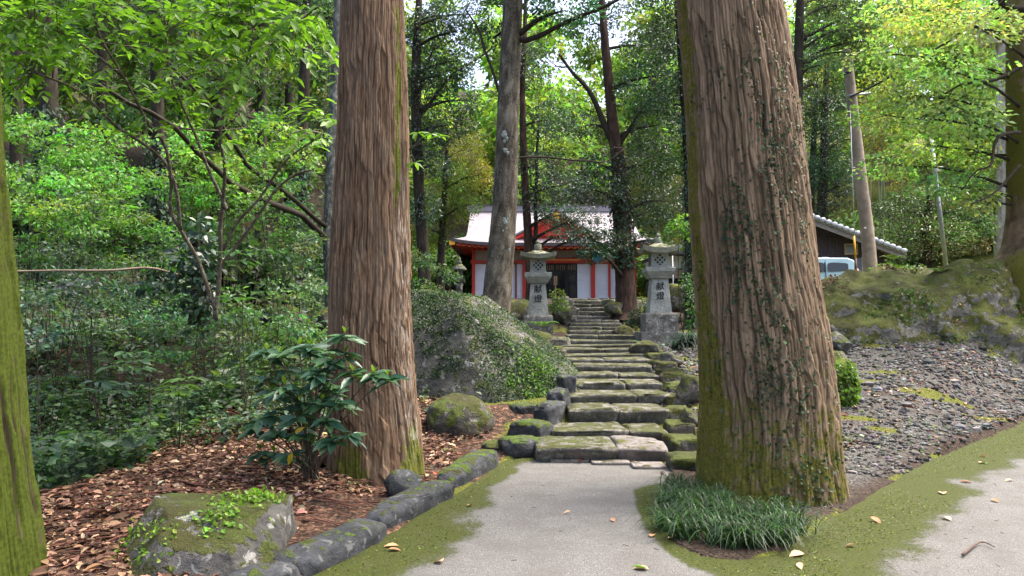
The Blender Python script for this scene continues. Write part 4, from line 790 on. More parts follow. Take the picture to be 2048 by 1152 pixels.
for sx_ in (-1, 1):
    V = np.array([[CX+sx_*(A_-.05), yE+.1, zE-.15+.2], [CX+sx_*(A_-.05), yE+2*BH-.1, zE-.15+.2], [CX+sx_*3.9, yE+2*BH-.1, zE-.02], [CX+sx_*3.9, yE+.1, zE-.02]]); V = np.concatenate([V, V-[0, 0, .04]])
    mk('soffit', V, np.array([[0,1,2,3],[7,6,5,4],[0,4,5,1],[1,5,6,2],[2,6,7,3],[3,7,4,0]]), RED, rf, False)
    V, F = box((CX+sx_*(A_-.03), yE+BH, zE-.03), (.07, 2*BH-.3, .2)); mk('side_eave_board', V, F, RED, rf, False)
    V = np.array([[CX+sx_*(AG-.06), yE+.9, zE+.1], [CX+sx_*(AG-.06), yE+2*BH-.9, zE+.1], [CX+sx_*(AG-.06), yE+BH, zE+HR-.14]]); V = np.concatenate([V, V-[sx_*.05, 0, 0]]); mk('gable_wall', V, [np.array([[0,1,2],[5,4,3]]), np.array([[0,3,4,1],[1,4,5,2],[2,5,3,0]])], RED, rf, False)
V, F = box((CX, yE+.75, zE-.10), (2*A_-.7, 1.35, .04)); mk('soffit', V, F, RED, rf, False)
for x in np.linspace(-4.55, 4.55, 33):
    rft = brd('rafter', (CX+x, yE+.62, zE-.20+.24*(abs(x)/A_)**5), (.085, 1.1, .10), RED, rf); brd('rafter_cap', (CX+x, yE+.06, zE-.20+.24*(abs(x)/A_)**5), (.088, .02, .103), GOLD, rft)
for sx_ in (-1, 1): brd('corner_cap', (CX+sx_*(A_-.06), yE+.02, zE+.02), (.26, .05, .20), GOLD, rf)
# decorative gable on the front slope
gy0, gz0, gw, gh = yE+.9, zE+prof(.9)+.02, 2.15, 1.36; gx_ = sx(1112)
u = np.linspace(-1, 1, 41); hz = gh*(1-np.abs(u))**1.0*(.72+.28*(1-np.abs(u)))
V = np.concatenate([np.stack([gx_+u*gw*.93, 0*u+gy0+.12, gz0+hz*.9-.03], -1), np.stack([gx_+u*gw*.93, 0*u+gy0+.12, 0*u+gz0-.05], -1)]); i = np.arange(40); gb = mk('front_gable', V, np.stack([i, i+41, i+42, i+1], -1)[:, ::-1], RED, rf, False)
def gsheet(nm, dz0, dz1, y0, y1, mat):
    V = np.concatenate([np.stack([gx_+u*gw, 0*u+yy, gz0+hz+dz], -1) for yy, dz in ((y0, dz0), (y0, dz1), (y1, dz1), (y1, dz0))]); n = 41
    return mk(nm, V, np.concatenate([np.stack([a*n+i, b*n+i, b*n+i+1, a*n+i+1], -1) for a, b in ((0, 1), (1, 2), (2, 3), (3, 0))]), mat, gb, False)
gsheet('gable_roof', .13, .05, gy0-.16, gy0+3.4, ROOFM); gsheet('barge_board', .045, -.15, gy0-.10, gy0, RED); gsheet('eave_edge', .048, .012, gy0-.13, gy0-.105, EAVE)
brd('tie_beam', (gx_, gy0+.06, gz0+.22), (2.3, .1, .13), RED, gb); brd('king_post', (gx_, gy0+.07, gz0+.6), (.16, .08, .7), WOODM, gb)
u_, F = ico(2); mk('gable_ornament', u_*np.array([.16, .05, .2])+np.array([gx_, gy0-.13, gz0+gh*.8]), F, GOLD, gb)
c = np.array([sx(1191), D0-.5, sz(515)]); u_, F = ico(3); fl = tag(mk('hanging_cloth', u_*np.array([.2, .05, .3])*(1+.3*vn(u_*2, 3)[:, None])+c, F, m_plain('blue_cloth', (.04, .22, .34), .8), None, loc=c), 'small blue cloth hanging under the shrine eaves beside a red post', 'cloth')
# wooden notice on a post before the doors
o = U(1111, 604, 27.5); s2 = px(1, 27.5); t = thing('notice_board', 'small wooden notice board on a thin post before the shrine doors', 'sign', o)
brd('post', (o[0], o[1], o[2]+17*s2), (2.2*s2, .03, 40*s2), WOODL, t); b_ = brd('board', (o[0], o[1]-.03, o[2]+43*s2), (6.5*s2, .03, 17*s2), WOODL, t)
for i in range(4): brd('lettering', (o[0]+random.uniform(-.01, .01), o[1]-.047, o[2]+(37.5+i*3.6)*s2), (2.4*s2, .004, 2.0*s2), INK, b_)
# ------------------------------------------------------------------ dark boarded shed, white outbuilding
D1 = 31.0; s = px(1, D1)
def hx(x): return (x-1024)*s
def hz_(y): return U(1024, y, D1)[2]
BOARD = m_plain('dark_weathered_board', (.050, .036, .042), .8, .2, var=.3, sc=14); TILE = m_plain('silver_roof_tile', (.34, .35, .38), .35, .5, sc=12); FASC = m_plain('grey_fascia', (.19, .165, .15), .8, .2, sc=7)
shed = thing('shed', 'dark boarded shed with a tiled gable roof behind the pale blue van', 'shed', (hx(1605), D1, 2.2))
RX, RZ, EX, EZ = hx(1605), hz_(436), hx(1797), hz_(509)
roofz = lambda x: RZ-(RZ-EZ)*abs(x-RX)/(EX-RX)
xw = hx(1440)
while xw < hx(1768):
    w = .155; zt = roofz(xw+w/2)-.16; brd('board', (xw+w/2, D1+random.uniform(0, .008), (1.6+zt)/2), (w-.008, .03, zt-1.6), BOARD, shed); xw += w
brd('tie_board', ((hx(1440)+hx(1768))/2, D1-.03, hz_(476)), (hx(1768)-hx(1440), .04, .05), BOARD, shed)
brd('side_wall', (hx(1768)-.03, D1+3.5, 2.7), (.06, 6.9, 2.4), BOARD, shed); brd('side_wall', (hx(1440)+.03, D1+3.5, 2.7), (.06, 6.9, 2.4), BOARD, shed)
def quad_prism(nm, pts, y0, y1, mat, parent):
    P = np.array(pts, float); n = len(P); V = np.concatenate([np.stack([P[:, 0], 0*P[:, 0]+y0, P[:, 1]], -1), np.stack([P[:, 0], 0*P[:, 0]+y1, P[:, 1]], -1)]); i = np.arange(n); j = (i+1) % n
    me = bpy.data.meshes.new(nm); F = [list(i), list((i+n)[::-1])]+[[a, a+n, b+n, b] for a, b in zip(i, j)]; org = W[parent.name]
    me.from_pydata([tuple(v) for v in V-org], [], [[int(q) for q in f] for f in F]); me.materials.append(mat); return newobj(nm, me, parent, org)
for sg in (1, -1):
    ex = RX+sg*(EX-RX); sl_ = quad_prism('roof_slope', [(RX, RZ), (ex, EZ), (ex, EZ-.10), (RX, RZ-.10)], D1-.75, D1+7, FASC, shed)
    quad_prism('verge_board', [(RX, RZ-.103), (ex, EZ-.103), (ex, EZ-.26), (RX, RZ-.30)], D1-.70, D1-.62, FASC, sl_)
    for i in range(17):
        f = (i+.5)/17; x_, z_ = RX+(ex-RX)*f, RZ+(EZ-RZ)*f; V, F = tube([(x_, D1-.80, z_+.05), (x_, D1-.3, z_+.05), (x_, D1+7, z_+.05)], .095, 9); V[:, 0] = (V[:, 0]-x_)*1.35+x_; mk('roof_tile', V, F, TILE, sl_)
w_ = brd('window_frame', ((hx(1690)+hx(1717))/2, D1-.03, hz_(498.5)), (hx(1717)-hx(1690), .05, 22*s), WOODL, shed); brd('pane', ((hx(1690)+hx(1717))/2, D1-.06, hz_(498.5)), (hx(1714)-hx(1693), .02, 16.5*s), m_plain('frosted_pane', (.13, .14, .14), .25, .5), w_)
dd_ = brd('door', (hx(1719), D1-.04, hz_(533)), (13*s, .05, 34*s), m_plain('grey_door', (.12, .12, .14), .6), shed); brd('door_frame', (hx(1724.5), D1-.05, hz_(532)), (1.6*s, .06, 36*s), m_plain('pale_frame', (.4, .36, .33), .6), dd_)
D2 = 33.0; s = px(1, D2); wb = thing('white_outbuilding', 'low outbuilding with a white wall and tan boards behind the taller lantern', 'building', ((1370-1024)*s, D2, 2.4)); zy = lambda y: U(1024, y, D2)[2]
cxw = (1372-1024)*s; brd('wall', (cxw, D2+2, (zy(536)+zy(512))/2), (96*s, 4, zy(512)-zy(536)), m_plain('white_plaster', (.80, .80, .80), .8, var=.04), wb)
for i in range(3): brd('board', (cxw, D2-.04, zy(539.5+i*7)), (96*s, .05, 6.4*s), m_plain('tan_board', (.40, .29, .22), .7), wb)
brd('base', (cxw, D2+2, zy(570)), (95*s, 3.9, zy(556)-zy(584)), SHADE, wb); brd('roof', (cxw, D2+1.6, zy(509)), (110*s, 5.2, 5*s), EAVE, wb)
V, F = tube([U(1345, 512, 24), U(1346, 560, 24), U(1347, 612, 24)], .016, 6); tag(mk('white_pipe', V, F, m_plain('white_pipe', (.75, .75, .75), .4), None, loc=U(1347, 612, 24)), 'thin white upright pipe beside the taller lantern', 'pipe')
# ------------------------------------------------------------------ pale blue van
D3 = 26.6; XR = (1723-1024)/FPX*D3; ZR = U(1024, 514.5, D3)[2]; ZG = ZR-1.70; L_ = 3.4
BLUEP = m_plain('pale_blue_paint', (.36, .53, .60), .25, .5, var=.03); TYRE = m_plain('tyre_rubber', (.02, .02, .02), .8); RIM = m_plain('steel_rim', (.4, .4, .42), .35, .5, .8); LAMP = m_plain('red_lamp', (.55, .012, .02), .2, .6); TRIMK = m_plain('black_trim', (.02, .02, .022), .5)
van = thing('van', 'pale blue boxy van parked in front of the shed', 'van', (XR-L_/2, D3+.7, ZG))
outl = [(0,.28),(0,.85),(-.03,1.05),(-.12,1.50),(-.20,1.62),(-.40,1.69),(-1.6,1.70),(-2.35,1.64),(-2.62,1.48),(-2.98,1.05),(-3.3,.95),(-3.4,.75),(-3.4,.3),(-3.2,.22),(-.2,.22)]
P = np.array(outl); n = len(P); Yk = [0, .02, .09]; ring = []
def inset(f): return np.array([-1.7, .95])+(P-np.array([-1.7, .95]))*f
def yl(z): return .10*np.clip((z-.9)/.8, 0, 1)
Vs = []
for f, y in ((.965, 0), (.99, .03), (1, .10), (1, 1.30), (.99, 1.37), (.965, 1.40)):
    q = inset(f); tum = yl(q[:, 1])*(1 if y < .7 else -1); Vs.append(np.stack([XR+q[:, 0], D3+y+tum, ZG+q[:, 1]], -1))
V = np.concatenate(Vs); i = np.arange(n); j = (i+1) % n; me_ = bpy.data.meshes.new('body'); F = [list(map(int, i))]+[list(map(int, (i+5*n)[::-1]))]
for r_ in range(5): F += [[int(r_*n+a), int((r_+1)*n+a), int((r_+1)*n+b), int(r_*n+b)] for a, b in zip(i, j)]
me_.from_pydata([tuple(v) for v in V-W['van']], [], F); me_.materials.append(BLUEP); me_.polygons.foreach_set('use_smooth', [False]*2+[True]*(len(F)-2)); me_.update(); body = newobj('body', me_, van, W['van'])
def plate(nm, pts, mat, parent, y, th=.02, ns=3):
    """flat pane on the van's near side following its inward lean; corners rounded"""
    P_ = np.array(pts, float); Q_ = []
    for a in range(len(P_)):
        p0, p1, p2 = P_[a-1], P_[a], P_[(a+1) % len(P_)]
        for t_ in np.linspace(0, 1, ns+1): 
            A1 = p1+(p0-p1)*.22; B1 = p1+(p2-p1)*.22; Q_.append((1-t_)**2*A1+2*t_*(1-t_)*p1+t_*t_*B1)
    Q_ = np.array(Q_); m = len(Q_); f3 = lambda yy: np.stack([XR+Q_[:, 0], D3+yy+yl(Q_[:, 1]), ZG+Q_[:, 1]], -1)
    V = np.concatenate([f3(y), f3(y+th)]); me = bpy.data.meshes.new(nm); a = list(range(m)); F = [a, [q+m for q in a[::-1]]]+[[q, q+m, (q+1) % m+m, (q+1) % m] for q in a]
    me.from_pydata([tuple(v) for v in V-W[parent.name]], [], F); me.materials.append(mat); return newobj(nm, me, parent, W[parent.name])
plate('window', [(-1.16,1.18),(-.42,1.22),(-.42,1.50),(-1.14,1.52)], GLASS, van, -.012); plate('window', [(-2.0,1.16),(-1.30,1.17),(-1.28,1.52),(-1.9,1.52)], GLASS, van, -.012); plate('window', [(-2.62,1.12),(-2.1,1.15),(-2.0,1.50),(-2.4,1.46)], GLASS, van, -.012)
plate('door_gap', [(-1.235,.4),(-1.215,.4),(-1.215,1.6),(-1.235,1.6)], TRIMK, van, -.006); plate('pillar_trim', [(-1.29,1.18),(-1.25,1.18),(-1.24,1.52),(-1.28,1.52)], TRIMK, van, -.011)
plate('badge', [(-.62,.98),(-.40,.98),(-.40,1.0),(-.62,1.0)], RIM, van, -.008, .012)
V, F = tube(smooth_path([(XR-.02, D3+.05, ZG+.62), (XR-.01, D3+.05, ZG+.85), (XR-.05, D3+.06, ZG+1.06), (XR-.10, D3+.09, ZG+1.28)], 8), [.05, .075, .08, .05], 8); mk('tail_lamp', V, F, LAMP, van)
brd('roof_vent', (XR-1.12, D3+.4, ZG+1.715), (.2, .16, .05), RIM, van); brd('bumper', (XR+.01, D3+.7, ZG+.38), (.16, 1.3, .2), BLUEP, van, bv=.04)
for wx in (-.62, -2.75):
    for wy in (.1, 1.3):
        c = np.array([XR+wx, D3+wy, ZG+.28]); V, F = tube([c+[0, -.08, 0], c+[0, .08, 0]], .28, 20); wl_ = mk('wheel', V, F, TYRE, van, False); V, F = tube([c+[0, -.09, 0], c+[0, .09, 0]], .17, 16); mk('rim', V, F, RIM, wl_, False)
# ------------------------------------------------------------------ poles and wires
POLE = m_plain('weathered_concrete_pole', (.27, .215, .17), .85, .2, var=.25, sc=3, bump=.3); STEEL = m_plain('galvanised_steel', (.33, .36, .38), .45, .5, .5); CABLE = m_plain('black_cable', (.015, .015, .016), .6)
B0 = U(1741, 545, 24.5); t = thing('utility_pole', 'leaning round utility pole beside the shed with a black cable', 'pole', B0)
pp = [U(x, y, 24.5) for x, y in ((1743,575),(1736,480),(1722,360),(1706,220),(1695,118),(1692,98))]; V, F = tube(smooth_path(pp, 20), np.linspace(.235, .125, 20), 20); mk('shaft', V, F, POLE, t)
for (x, y) in ((1697.5,148),(1702.5,190),(1706,222)):
    a = U(x, y, 24.5); V, F = tube([a-[0, 0, .035], a+[0, 0, .035]], .155, 18); mk('band', V, F, CABLE, t, False)
V, F = tube([U(1694,192,24.35), U(1742,186,24.2)], .035, 8); mk('cable_arm', V, F, STEEL, t)
plate_ = U(1730.5, 455.5, 24.27); brd('number_tag', plate_, (.055, .01, .05), WHITE, t)
V, F = tube(smooth_path([U(1702,193,24.3), U(1760,165,22.5), U(1850,112,20.5), U(1940,52,18.5), U(2012,-2,17), U(2160,-120,14)], 30), .03, 7); tag(mk('power_cable', V, F, CABLE, None, loc=U(1702,193,24.3)), 'thick black cable running up from the utility pole across the bright leaves', 'cable')
g0, g1 = U(1712, 556, 23.8), U(1700, 205, 24.4); t = thing('guy_wire', 'guy wire with a yellow sleeve standing in front of the van', 'wire', g0)
V, F = tube([g0, g0*.5+g1*.5, g1], .010, 5); mk('wire', V, F, STEEL, t); V, F = tube([U(1711,517,23.85), U(1708,472,23.9)], .033, 8); mk('sleeve', V, F, m_plain('yellow_sleeve', (.62, .33, .01), .5), t); V, F = tube([U(1712.5,556,23.8), U(1711,517.2,23.85)], .045, 8); mk('lower_sleeve', V, F, m_plain('brown_sleeve', (.06, .03, .022), .7), t)
B0 = U(1891, 515, 21.0); t = thing('lamp_pole', 'slim grey metal pole with a small white box standing on the embankment', 'pole', B0)
V, F = tube([U(1893,540,21), U(1877,400,21), U(1862,270,21)], [.058, .052, .045], 12); mk('shaft', V, F, STEEL, t); a = U(1868, 332, 20.95); V, F = tube([a-[0, 0, .03], a+[0, 0, .05]], .075, 12); mk('band', V, F, TRIMK, t, False)
brd('box', U(1877, 338, 20.9), (.20, .14, .12), m_plain('white_plastic', (.7, .7, .7), .4), t, bv=.012); V, F = tube(smooth_path([U(1874,346,20.85), U(1876,380,20.92), U(1880,420,20.93)], 8), .012, 6); mk('conduit', V, F, WHITE, t)

# ------------------------------------------------------------------ far wooded slope (reads as one mass)
def ground_hit(x, d): return np.array([(x-1024)/FPX*d, d])
Ps, Ds, Ns, Cs, Ss = [], [], [], [], []
def far_crown(x, d, zc, R, size, col, cover=1.5, flat=1.0):
    C = np.array([(x-1024)/FPX*d, d, zc]); n = int(cover*PI*R*R*flat/(.3*size*size))
    sub = max(5, int(R*3)); cc = C+rdir(sub)*np.array([R*.62, R*.62, R*.62*flat])*rng.random((sub, 1))**.4
    for q in cc:
        a, b, e = clump_leaves(q, np.array([R*.5, R*.5, R*.4*flat]), max(8, n//sub), 1, .8, .3, .5); Ps.append(a); Ds.append(b); Ns.append(e)
        Cs.append(np.repeat(np.array(col)[None]*np.exp(rng.normal(0, .22))*np.exp(rng.normal(0, .10, (1, 3))), len(a), 0)); Ss.append(np.full(len(a), size))
for i in range(560):
    x = rng.uniform(-260, 2300); d = rng.uniform(43, 82)
    if x < 640: d = rng.uniform(30, 62)
    g = float(ground_z(np.array([(x-1024)/FPX*d]), np.array([d]))[0]); h = rng.uniform(5, 14) if i < 260 else rng.uniform(12, 24); R = rng.uniform(1.8, 3.2)*(d/60)**.5
    zc = g+h*rng.uniform(.45, .95)
    yp = 640-(zc+R-EYE)/d*FPX
    if 905 < x < 975 and yp < 175: continue
    if 1080 < x < 1240 and yp < 70 and rng.random() < .6: continue
    if x < 640: col = (.075, .135, .04) if rng.random() < .6 else (.11, .19, .045)  # crown colours carry the light: dim shaded wood, brighter sunlit slope
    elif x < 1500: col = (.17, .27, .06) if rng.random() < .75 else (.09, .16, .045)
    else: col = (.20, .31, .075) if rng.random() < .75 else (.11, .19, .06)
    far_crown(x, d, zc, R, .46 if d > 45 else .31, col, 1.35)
for i in range(130):                                                  # shrubs at the foot of the slope and behind the buildings
    x = rng.uniform(-200, 2300); d = rng.uniform(40, 47) if x > 640 else rng.uniform(22, 32)
    g = float(ground_z(np.array([(x-1024)/FPX*d]), np.array([d]))[0]); R = rng.uniform(1.2, 2.2)
    far_crown(x, d, g+R*.6, R, .3, (.07, .13, .035) if x > 640 else (.04, .075, .03), 1.3)  # shrub colours likewise dimmed where the wood is shaded
for i in range(46):
    x = rng.uniform(1640, 2260); d = rng.uniform(36, 45); R = rng.uniform(1.4, 2.4); far_crown(x, d, gz((x-1024)/FPX*d, d)+R*rng.uniform(.5, 1.3), R, .3, (.10, .17, .05), 1.2)
V, F = scatter(LEAF2, np.concatenate(Ps), np.concatenate(Ds), np.concatenate(Ns), np.concatenate(Ss)*np.exp(rng.normal(0, .25, sum(map(len, Ps)))), .3)
Cc = np.concatenate(Cs); fo = mk('forest', V, F, LEAF, None, False, leafcol(len(Cc), 4, (1, 1, 1), .25, .1, Cc)); tag(fo, 'sunlit wooded slope closing the view behind the shrine', 'woods', kind='stuff')

# ------------------------------------------------------------------ undergrowth
def cover(name, label, xy, hmin, hmax, size, cols, mat=None, per=1, wid=.3, zfun=None, tpl=LEAF2, up=1.0):
    n = len(xy); z = ground_z(xy[:, 0], xy[:, 1]); dens = .5+.5*fbm(v3(xy[:, 0], xy[:, 1])*.55, 3, 77)*1.6
    h = (hmin+(hmax-hmin)*np.clip(dens, 0, 1))*rng.random(n)**.6
    P = np.stack([xy[:, 0], xy[:, 1], z+h], -1); D = unit(rng.normal(0, 1, (n, 3))*np.array([1, 1, .3])-np.array([0, 0, .15])); N = unit(rng.normal(0, .42, (n, 3))+np.array([0, -.15, up]))
    pick = np.clip(((fbm(v3(xy[:, 0], xy[:, 1])*.8, 2, 5)+.5)*len(cols)+rng.normal(0, .4, n)).astype(int), 0, len(cols)-1)
    V, F = scatter(tpl, P, D, N, size*np.exp(rng.normal(0, .3, n)), wid)
    o = mk(name, V, F, mat or LEAF, None, False, leafcol(n, len(tpl[0]), (1, 1, 1), .28, .1, np.array(cols)[pick])); tag(o, label, 'undergrowth', kind='stuff'); return o
def area(n, x0, x1, y0, y1, keep):
    xy = np.stack([rng.uniform(x0, x1, n), rng.uniform(y0, y1, n)], -1); return xy[keep(xy[:, 0], xy[:, 1])]
UG = [(.036, .066, .038), (.055, .105, .04), (.048, .09, .048), (.075, .14, .038)]
xy = area(60000, -10, -3.4, 4.8, 13, lambda x, y: (x < -3.75+.25*np.sin(y*2)-.35*ss(6.2, 5.0, y)) & (np.abs(x/y) < .80))
cover('undergrowth', 'dark leafy undergrowth filling the gully beyond the leaf litter', xy, .1, .95, .085, UG, wid=.33)
xy = area(5000, -3.9, -1.5, 8.2, 12.5, lambda x, y: (x < -1.75-.5*np.sin(y*1.7)) & (fbm(v3(x, y)*1.2, 3, 91)+.25*ss(8.2, 10, y) > .06))
cover('undergrowth', 'green weeds behind the glossy shrub at the back of the leaf litter', xy, .05, .5, .08, UG, wid=.33)
xy = area(42000, -18, -1.0, 11, 24, lambda x, y: (x < -1.8-.12*(y-11)) & (np.abs(x/y) < .80))
cover('undergrowth', 'bushy undergrowth covering the rising ground under the far trunks', xy, .15, 1.15, .12, UG, wid=.3)
xy = area(11000, -3.2, 5.5, 9.5, 26, lambda x, y: (np.abs(x-np.interp(y, [8, 17, 23, 27], [1.35, 2.25, 2.45, 1.85])) > np.interp(y, [9, 17, 27], [1.35, 1.5, 1.2])) & (fbm(v3(x, y)*1.1, 3, 8) > -.02) & ~((x > 2.6) & (y < 14)))
cover('ground_plants', 'low green plants and ferns among the rocks beside the steps', xy, .03, .30, .075, [(.045, .085, .025), (.075, .13, .025), (.04, .075, .03)], wid=.35)
xy = area(9000, 5.5, 16, 16.5, 24, lambda x, y: (fbm(v3(x, y)*.9, 3, 18) > .02) & (x/y < .8))
cover('ground_plants', 'tiny ferns and weeds on the mossy embankment', xy, .02, .16, .06, [(.07, .12, .02), (.09, .13, .022), (.05, .09, .03)], wid=.35)
xy = area(2200, 2.4, 9, 6.5, 17, lambda x, y: (fbm(v3(x, y)*.8, 3, 28) > .12) & (sdf_poly(np.stack([x, y], -1), CONC) > .15))
cover('ground_plants', 'sparse small weeds sprouting through the gravel', xy, .005, .05, .04, [(.07, .12, .02), (.10, .13, .025)], wid=.4)

def on_surface(V, F, n, keep):
    F = np.asarray(F); a, b, c = V[F[:, 0]], V[F[:, 1]], V[F[:, 2]]; nn = np.cross(b-a, c-a); ar = np.linalg.norm(nn, axis=1); nn = nn/np.maximum(ar, 1e-9)[:, None]; cen = (a+b+c)/3
    ar = ar*keep(cen, nn); i = rng.choice(len(F), n, p=ar/ar.sum()); r1, r2 = np.sqrt(rng.random(n)), rng.random(n)
    return a[i]*(1-r1)[:, None]+b[i]*(r1*(1-r2))[:, None]+c[i]*(r1*r2)[:, None], nn[i]
def creeping(label, V, F, n, size, col, keep, lift=.02, wid=.42, name='creeping_plants'):
    P, N = on_surface(V, F, n, keep); P = P+N*rng.random((n, 1))*lift
    V2, F2 = scatter(LEAF4 if n < 7000 else LEAF2, P, unit(rng.normal(0, 1, (n, 3))-np.array([0, 0, .5])+N*.3), unit(N+rng.normal(0, .4, (n, 3))+np.array([0, 0, .3])), size*np.exp(rng.normal(0, .25, n)), wid)
    o = mk(name, V2, F2, LEAF, None, False, leafcol(n, 7 if n < 7000 else 4, col, .3)); tag(o, label, 'plants', kind='stuff')
nz_ = lambda c, s, sd: fbm(c*s, 3, sd)
creeping('dark creeping leaves over the sloping top of the huge boulder', BIGV, BIGF, 34000, .027, (.028, .057, .02), lambda c, n: ((n[:, 2] > .35)+.05)*(n[:, 1] < .6)*np.clip(.55+1.5*nz_(c, 1.6, 3), .05, 1))
creeping('bright clover-like leaves on the lower nose of the huge boulder', BIGV, BIGF, 2600, .034, (.085, .17, .022), lambda c, n: np.exp(-((c[:, 0]-.25)/.35)**2-((c[:, 2]-.55)/.4)**2)*(n[:, 1] < .3)*(np.clip(.2+2*nz_(c, 2.5, 6), 0, 1)))
creeping('bright little ferns patching the angular boulder in the leaf litter', NEARV, NEARF, 950, .028, (.12, .22, .02), lambda c, n: (n[:, 1] < .2)*np.exp(-((c[:, 2]-(.24+.35*(c[:, 0]+2.0)))/.07)**2)*np.clip(nz_(c, 5, 9)*3+.5, 0, 1), .03)
creeping('tiny bright fronds covering the round moss mound', MNDV, MNDF, 2600, .045, (.09, .17, .018), lambda c, n: (n[:, 1] < .4)*(c[:, 2] < .95), .04)
creeping('weeds and small ferns rooted on the broad pale boulder', RBV, RBF, 2600, .07, (.075, .13, .022), lambda c, n: (n[:, 1] < .5)*np.clip(nz_(c, 1.1, 5)*4-.3, 0, 1), .08)

# ------------------------------------------------------------------ shrubs, ferns and saplings
def stems_to(t, base, tips, r, bark=None):
    for i, e in enumerate(tips[::3]): limb(t, [base, base*.45+e*.55+rng.normal(0, .05, 3)+np.array([0, 0, .05]), e], r, r*.35, bark or BARKD, 6, i, name='stem', rows=9)
def shrub(name, label, x, ybase, d, clumps, size, col, cover_=1.3, wid=.3, mat=None, cat='shrub', group=None, tpl=LEAF2, up=1.0, hue=.12, r=.012, droop=.3):
    b = U(x, ybase, d); b[2] = min(b[2], gz(b[0], b[1])); t = thing(name, label, cat, b, group); stems_to(t, b, [U(c[0], c[1], d+(c[4] if len(c) > 4 else 0)) for c in clumps], r)
    foliage(t, clumps, d, size, col, cover_, mat, 1, wid, tpl, up=up, name='foliage', hue=hue, droop=droop); return t
def layers(x, y, w, h, n): return [(x+rng.uniform(-w, w), y+h*(k/(n-1)*2-1), rng.uniform(.35, .6)*w, rng.uniform(.16, .26)*h, rng.uniform(-.8, .8)) for k in range(n)]
SAP = (.085, .18, .035)
for (x, y, w, h, d, lab, col) in [
    (110,290,110,50,14,'layered bright green sapling nearest the mossy border trunk',SAP),(240,310,110,55,15,'layered green sapling left of the slender forked stems',SAP),(120,470,90,80,13,'pale green bush below the saplings by the mossy trunk',(.05,.10,.04)),
    (300,440,110,90,13.5,'large bright sapling thicket behind the ivy-covered stump',(.065,.14,.03)),(520,440,90,70,15,'rounded light green bush beside the lichen-spotted trunk',(.06,.13,.035)),(590,530,60,60,14,'pale leafy bush at the foot of the lichen-spotted trunk',(.055,.10,.05)),
    (210,560,100,60,11.5,'dim fern-like bush low behind the thin fallen branch',(.04,.075,.045)),(90,640,80,70,10,'grey-green shrub beside the mossy border trunk',(.04,.07,.048)),(420,660,110,50,10.5,'bluish shrub below the ivy-covered stump',(.04,.08,.042)),
    (420,320,80,60,13,'bright layered sapling between the long bare limbs',SAP),(560,300,80,60,14.5,'light green sapling under the upper bare limb',SAP),(50,400,70,60,12.5,'bright low sapling touching the mossy border trunk',SAP),(540,620,90,50,11,'leafy bush between the stump and the reddish cedar',(.05,.10,.04)),(300,620,90,50,11,'low shadowed bush in front of the ivy-covered stump',(.04,.08,.042)),(190,410,90,60,12.2,'spreading bright sapling above the thin fallen branch',SAP),(480,360,70,50,12.4,'small bright sapling behind the slender forked stems',SAP),
    (620,470,50,70,18,'shady bush right behind the lichen-spotted trunk',(.045,.085,.04)),(735,530,60,60,17,'bush hidden behind the reddish cedar',(.045,.085,.03)),(870,560,45,50,20,'leafy bush below the olive tree near the small weathered lantern',(.05,.09,.035))]:
    if x == 735: continue
    shrub('sapling' if y < 500 else 'shrub', lab, x, y+h*1.5, d, layers(x, y, w, h, 15), .085 if d > 12.5 else .07, tuple(v*1.35 for v in col), 1.45, .32, r=.008)
shrub('shrub', 'light green leafy shrub beside the massive cedar and taller lantern', 1368, 520, 16, [(1360,455,42,16),(1388,470,20,16),(1340,470,26,12),(1375,440,30,14)], .09, (.075, .16, .025), 1.2, .33)
shrub('shrub', 'dark rounded clipped bush at the foot of the dark reddish trunk', 1282, 655, 19.5, [(1280,635,28,22),(1295,620,22,20),(1268,648,22,14)], .045, (.022, .06, .03), 2.0, .4)
shrub('shrub', 'green weeds climbing in front of the ivy-wrapped trunk', 1385, 680, 15.5, [(1388,600,18,40),(1375,560,16,20),(1390,650,18,30)], .07, (.045, .10, .03), 1.2)
shrub('shrub', 'bright green fern bush behind the lower lantern', 1118, 625, 20.2, [(1115,590,18,16),(1122,608,20,14),(1108,615,16,12)], .06, (.085, .15, .02), 1.3)
# fern fronds
def fern(name, label, x, y, d, n, L, col, spread=1.0, group=None):
    if x < 700: d1 = ground_at(x, y, 6); L *= max(.8, d1/d)*.9; d = d1
    b = U(x, y, d); t = thing(name, label, 'fern', b, group); Pq, Dq, Nq, Sq = [], [], [], []; rach = []
    for k in range(n):
        a = 2*PI*k/n+rng.normal(0, .3); o_ = np.array([math.cos(a), math.sin(a), 0]); l = L*rng.uniform(.7, 1.1); tt = np.linspace(0, 1, 16)
        C = b+o_*(l*spread*tt)[:, None]+np.array([0, 0, 1])*(l*(.95*tt-.75*tt**2.2))[:, None]; rach.append(tube(C[::3], np.linspace(.006, .002, 6), 4))
        sd_ = np.cross(o_, [0, 0, 1])
        for q in range(2, 16):
            for sg in (-1, 1): Pq.append(C[q]); Dq.append(sd_*sg+o_*.35-np.array([0, 0, .15])); Nq.append(np.array([0, 0, 1])+rng.normal(0, .2, 3)); Sq.append(l*.30*math.sin(PI*(.12+.86*q/15))**.8)
    V, F = scatter(LEAF2, Pq, Dq, Nq, np.array(Sq), .13); mk('fronds', V, F, LEAF, t, False, leafcol(len(Pq), 4, col, .15)); V, F = join(rach); mk('stalks', V, F, WOOD, t)['kind'] = 'stuff'; return t
